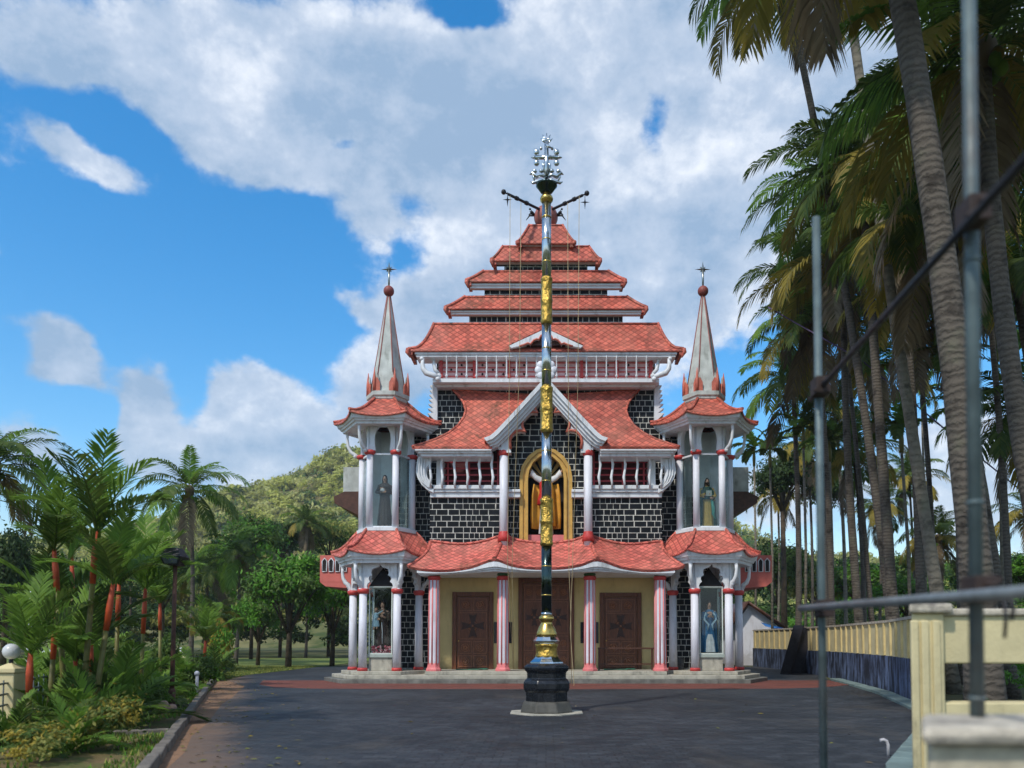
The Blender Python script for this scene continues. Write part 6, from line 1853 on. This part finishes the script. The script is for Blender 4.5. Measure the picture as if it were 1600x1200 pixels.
# far woods (countless) and hills
def wood(name, label, pts, seed, mats, ls):
    r_ = np.random.default_rng(seed)
    mb = MB()
    for (px, py, d, w, h) in pts:
        c = P(px, py, d); rw, rh = w * d / F / 2, h * d / F / 2
        nc, nl = 12, 30
        lc = leafcloud(nc, nl, ls, int(r_.integers(1e6)), .8, mats=1, hollow=.45, spread=.3)
        mi = int(r_.integers(len(mats)))
        V_ = np.array(lc.v) * np.array([rw, rw, rh * 1.1]) + np.array(c)
        o = len(mb.v); mb.v.extend(map(tuple, V_)); mb.f.extend(tuple(i + o for i in f) for f in lc.f)
        mb.m += [mi] * len(lc.f); mb.s += [False] * len(lc.f); mb.uv += [None] * len(lc.f)
    o = mb.build(name, mats)
    tag(o, label, 'woodland', None, 'stuff')
random.seed(5)
pts = []
for i in range(120):
    px = random.uniform(-160, 580); d = random.uniform(80, 120)
    top = np.interp(px, [-160, 0, 60, 150, 250, 350, 450, 560], [850, 880, 900, 900, 880, 860, 850, 845])
    py = random.uniform(top, 985); pts.append((px, py, d, random.uniform(50, 110), random.uniform(45, 90)))
for i in range(70):
    px = random.uniform(-60, 560); d = random.uniform(71, 79); pts.append((px, random.uniform(958, 1002), d, random.uniform(50, 80), random.uniform(40, 60)))
wood('far_wood', 'dense mixed wood at the foot of the hill left of the church', pts, 3, [M['leaf_mid'], M['leaf_dark'], M['leaf_olive'], M['leaf_dark']], .13)
pts = []
for i in range(130):
    px = random.uniform(1120, 1800); d = random.uniform(72, 110)
    top = np.interp(px, [1120, 1200, 1300, 1400, 1500, 1600, 1800], [870, 870, 880, 885, 890, 870, 860])
    py = random.uniform(top, 990); pts.append((px, py, d, random.uniform(45, 100), random.uniform(40, 80)))
wood('far_wood', 'dense wood along the skyline behind the boundary wall', pts, 4, [M['leaf_mid'], M['leaf_dark'], M['leaf_mid'], M['leaf_bright']], .13)
pts = []
for i in range(60):
    px = random.uniform(1380, 1720); d = random.uniform(14, 30)
    x = U(px, 1000, d)[0]
    if x < 9.5 + (d - 19) * (.3 if d > 19 else .47) + 1.5: continue
    c_ = 1000 + (1.6 - random.uniform(.3, 1.2)) * F / d
    pts.append((px, c_, d, 60 * 18 / d, 60 * 18 / d))
wood('undergrowth', 'tangled green undergrowth beyond the gate wall opening', pts, 6, [M['leaf_mid'], M['leaf_bright'], M['leaf_dark']], .12)

HD = 330.
ridge = [(-900, 900), (-400, 870), (-100, 852), (30, 838), (130, 848), (200, 820), (300, 790), (400, 762), (460, 738), (520, 712), (600, 700), (760, 690), (900, 720), (1100, 800), (1200, 850), (1400, 880), (1800, 872), (2500, 900)]
rx = [a for a, b in ridge]; rz = [U(CX, b, HD)[1] - 3.5 for a, b in ridge]
hr = np.random.default_rng(9)
def hill_z(px, d):
    h = np.interp(px, rx, rz)
    f = math.exp(-((d - HD) / 95.) ** 2) if d < HD else math.exp(-((d - HD) / 160.) ** 2)
    return h * f + 1.6 * math.sin(px * .031 + d * .05) * f + .9 * math.sin(px * .083 - d * .11) * f - .5 - 4 * max(0, (190 - d) / 40)
rows, ds, pxs = [], np.linspace(150, 620, 48), np.linspace(-900, 2500, 150)
for d in ds: rows.append([(U(px, 1000, HD)[0] * d / HD, d, hill_z(px, d)) for px in pxs])
struct(MB().grid(rows, None).build('hill', M['hill']))
mb = MB()
mats = [M['leaf_olive'], M['leaf_mid'], leaf('hill_leaf', (.27, .31, .05), (.52, .52, .12), .35), leaf('hill_leaf_dry', (.36, .38, .11), (.58, .56, .22), .35)]
V_all = []
r_ = np.random.default_rng(12)
protos = [np.array(leafcloud(7, 16, .19, 100 + i, .8, hollow=.4, spread=.32).v) for i in range(6)]
cnt = 0
for i in range(2600):
    px = r_.uniform(-250, 620) if r_.random() < .75 else r_.uniform(1130, 1900); d = r_.uniform(215, 345)
    sc = r_.uniform(2.2, 4.6); x = U(px, 1000, HD)[0] * d / HD; z = hill_z(px, d)
    if z < 2: continue
    v = protos[int(r_.integers(6))] * np.array([sc, sc, sc * r_.uniform(.7, 1.2)]) + np.array([x, d, z + sc * .45])
    n = len(v) // 4
    mi = int(r_.choice(4, p=[.22, .13, .45, .2])); o = len(mb.v)
    mb.v.extend(map(tuple, v)); mb.f.extend((o + 4 * k_, o + 4 * k_ + 1, o + 4 * k_ + 2, o + 4 * k_ + 3) for k_ in range(n))
    mb.m += [mi] * n; mb.s += [False] * n; mb.uv += [None] * n
ho = mb.build('hillside_wood', mats)
tag(ho, 'yellow green wood covering the hill behind the church', 'woodland', None, 'stuff')

# lawn and verge grass blades
def grass(name, label, poly_fn, n, h, mats, seed):
    r_ = np.random.default_rng(seed); mb = MB(); k_ = 0
    P_ = poly_fn(r_, n)
    a = r_.uniform(0, 6.28, len(P_)); hh = h * r_.uniform(.5, 1.4, len(P_)); w = .012 + .01 * r_.random(len(P_))
    dx, dy = np.cos(a), np.sin(a)
    V_ = np.stack([np.c_[P_[:, 0] - dx * w, P_[:, 1] - dy * w, P_[:, 2]], np.c_[P_[:, 0] + dx * w, P_[:, 1] + dy * w, P_[:, 2]], np.c_[P_[:, 0] + dy * hh * .5, P_[:, 1] - dx * hh * .5, P_[:, 2] + hh]], 1).reshape(-1, 3)
    mb.v.extend(map(tuple, V_)); n_ = len(P_)
    mb.f.extend((3 * i, 3 * i + 1, 3 * i + 2) for i in range(n_)); mb.m += [int(q) for q in r_.integers(0, len(mats), n_)]; mb.s += [False] * n_; mb.uv += [None] * n_
    tag(mb.build(name, mats), label, 'grass', None, 'stuff')
def bed_pts(r_, n):
    q = r_.random(n); off_ = r_.uniform(.12, 2.2, n); keep = np.sin(q * 40) + np.sin(off_ * 5 + q * 23) + r_.normal(0, .6, n) > .1
    p = np.array(A0) + np.outer(q ** 1.0 * tot, np.array(dv)) + np.outer(off_, np.array(nv)); p[:, 2] = .03
    return p[keep]
grass('bed_grass', 'patchy short grass in the garden bed along the kerb', bed_pts, 26000, .07, [M['leaf_mid'], M['leaf_bright'], M['leaf_olive']], 71)
def lawn_pts(r_, n):
    y = r_.uniform(31.8, 48, n); x = r_.uniform(-24, -13.7, n); return np.c_[x, y, np.full(n, .004)]
grass('lawn_grass', 'short grass of the lawn left of the church', lawn_pts, 30000, .08, [M['leaf_mid'], M['leaf_olive'], M['leaf_olive']], 72)

# fallen leaves on the paving
r_ = np.random.default_rng(81); mb = MB()
for i in range(330):
    if i < 300: q = r_.random(); c = np.array(A0) + q * tot * np.array(dv) - np.array(nv) * (abs(r_.normal(0, 1.0)) + .1)
    else: c = np.array([r_.uniform(-7, 7), r_.uniform(9.5, 27), 0])
    a = r_.uniform(0, 6.28); L_ = r_.uniform(.03, .075); w = L_ * r_.uniform(.25, .5); z = .012
    dx, dy = math.cos(a), math.sin(a)
    mb.add([(c[0] - dx * L_, c[1] - dy * L_, z), (c[0] + dy * w, c[1] - dx * w, z + r_.uniform(0, .02)), (c[0] + dx * L_, c[1] + dy * L_, z + .005), (c[0] - dy * w, c[1] + dx * w, z + r_.uniform(0, .02))], [(0, 1, 2, 3)], int(r_.integers(0, 3)))
tag(mb.build('leaf_litter', [M['palm_dry'], M['leaf_olive'], M['palm_yellow']]), 'fallen leaves scattered on the paving along the garden kerb', 'leaves', None, 'stuff')

# thin warm-season air round the whole place
hz = MB().box(-700, 900, -60, 900, -1.6, 120).build('haze', [])
hz['kind'] = 'stuff'
hm = bpy.data.materials.new('haze_air'); hm.use_nodes = True
nt = hm.node_tree; nt.nodes.clear()
pv = nt.nodes.new('ShaderNodeVolumePrincipled'); pv.inputs['Color'].default_value = (.82, .90, 1.0, 1); pv.inputs['Density'].default_value = .00028
pv.inputs['Anisotropy'].default_value = .1
ou = nt.nodes.new('ShaderNodeOutputMaterial'); nt.links.new(pv.outputs[0], ou.inputs['Volume'])
hz.data.materials.append(hm)
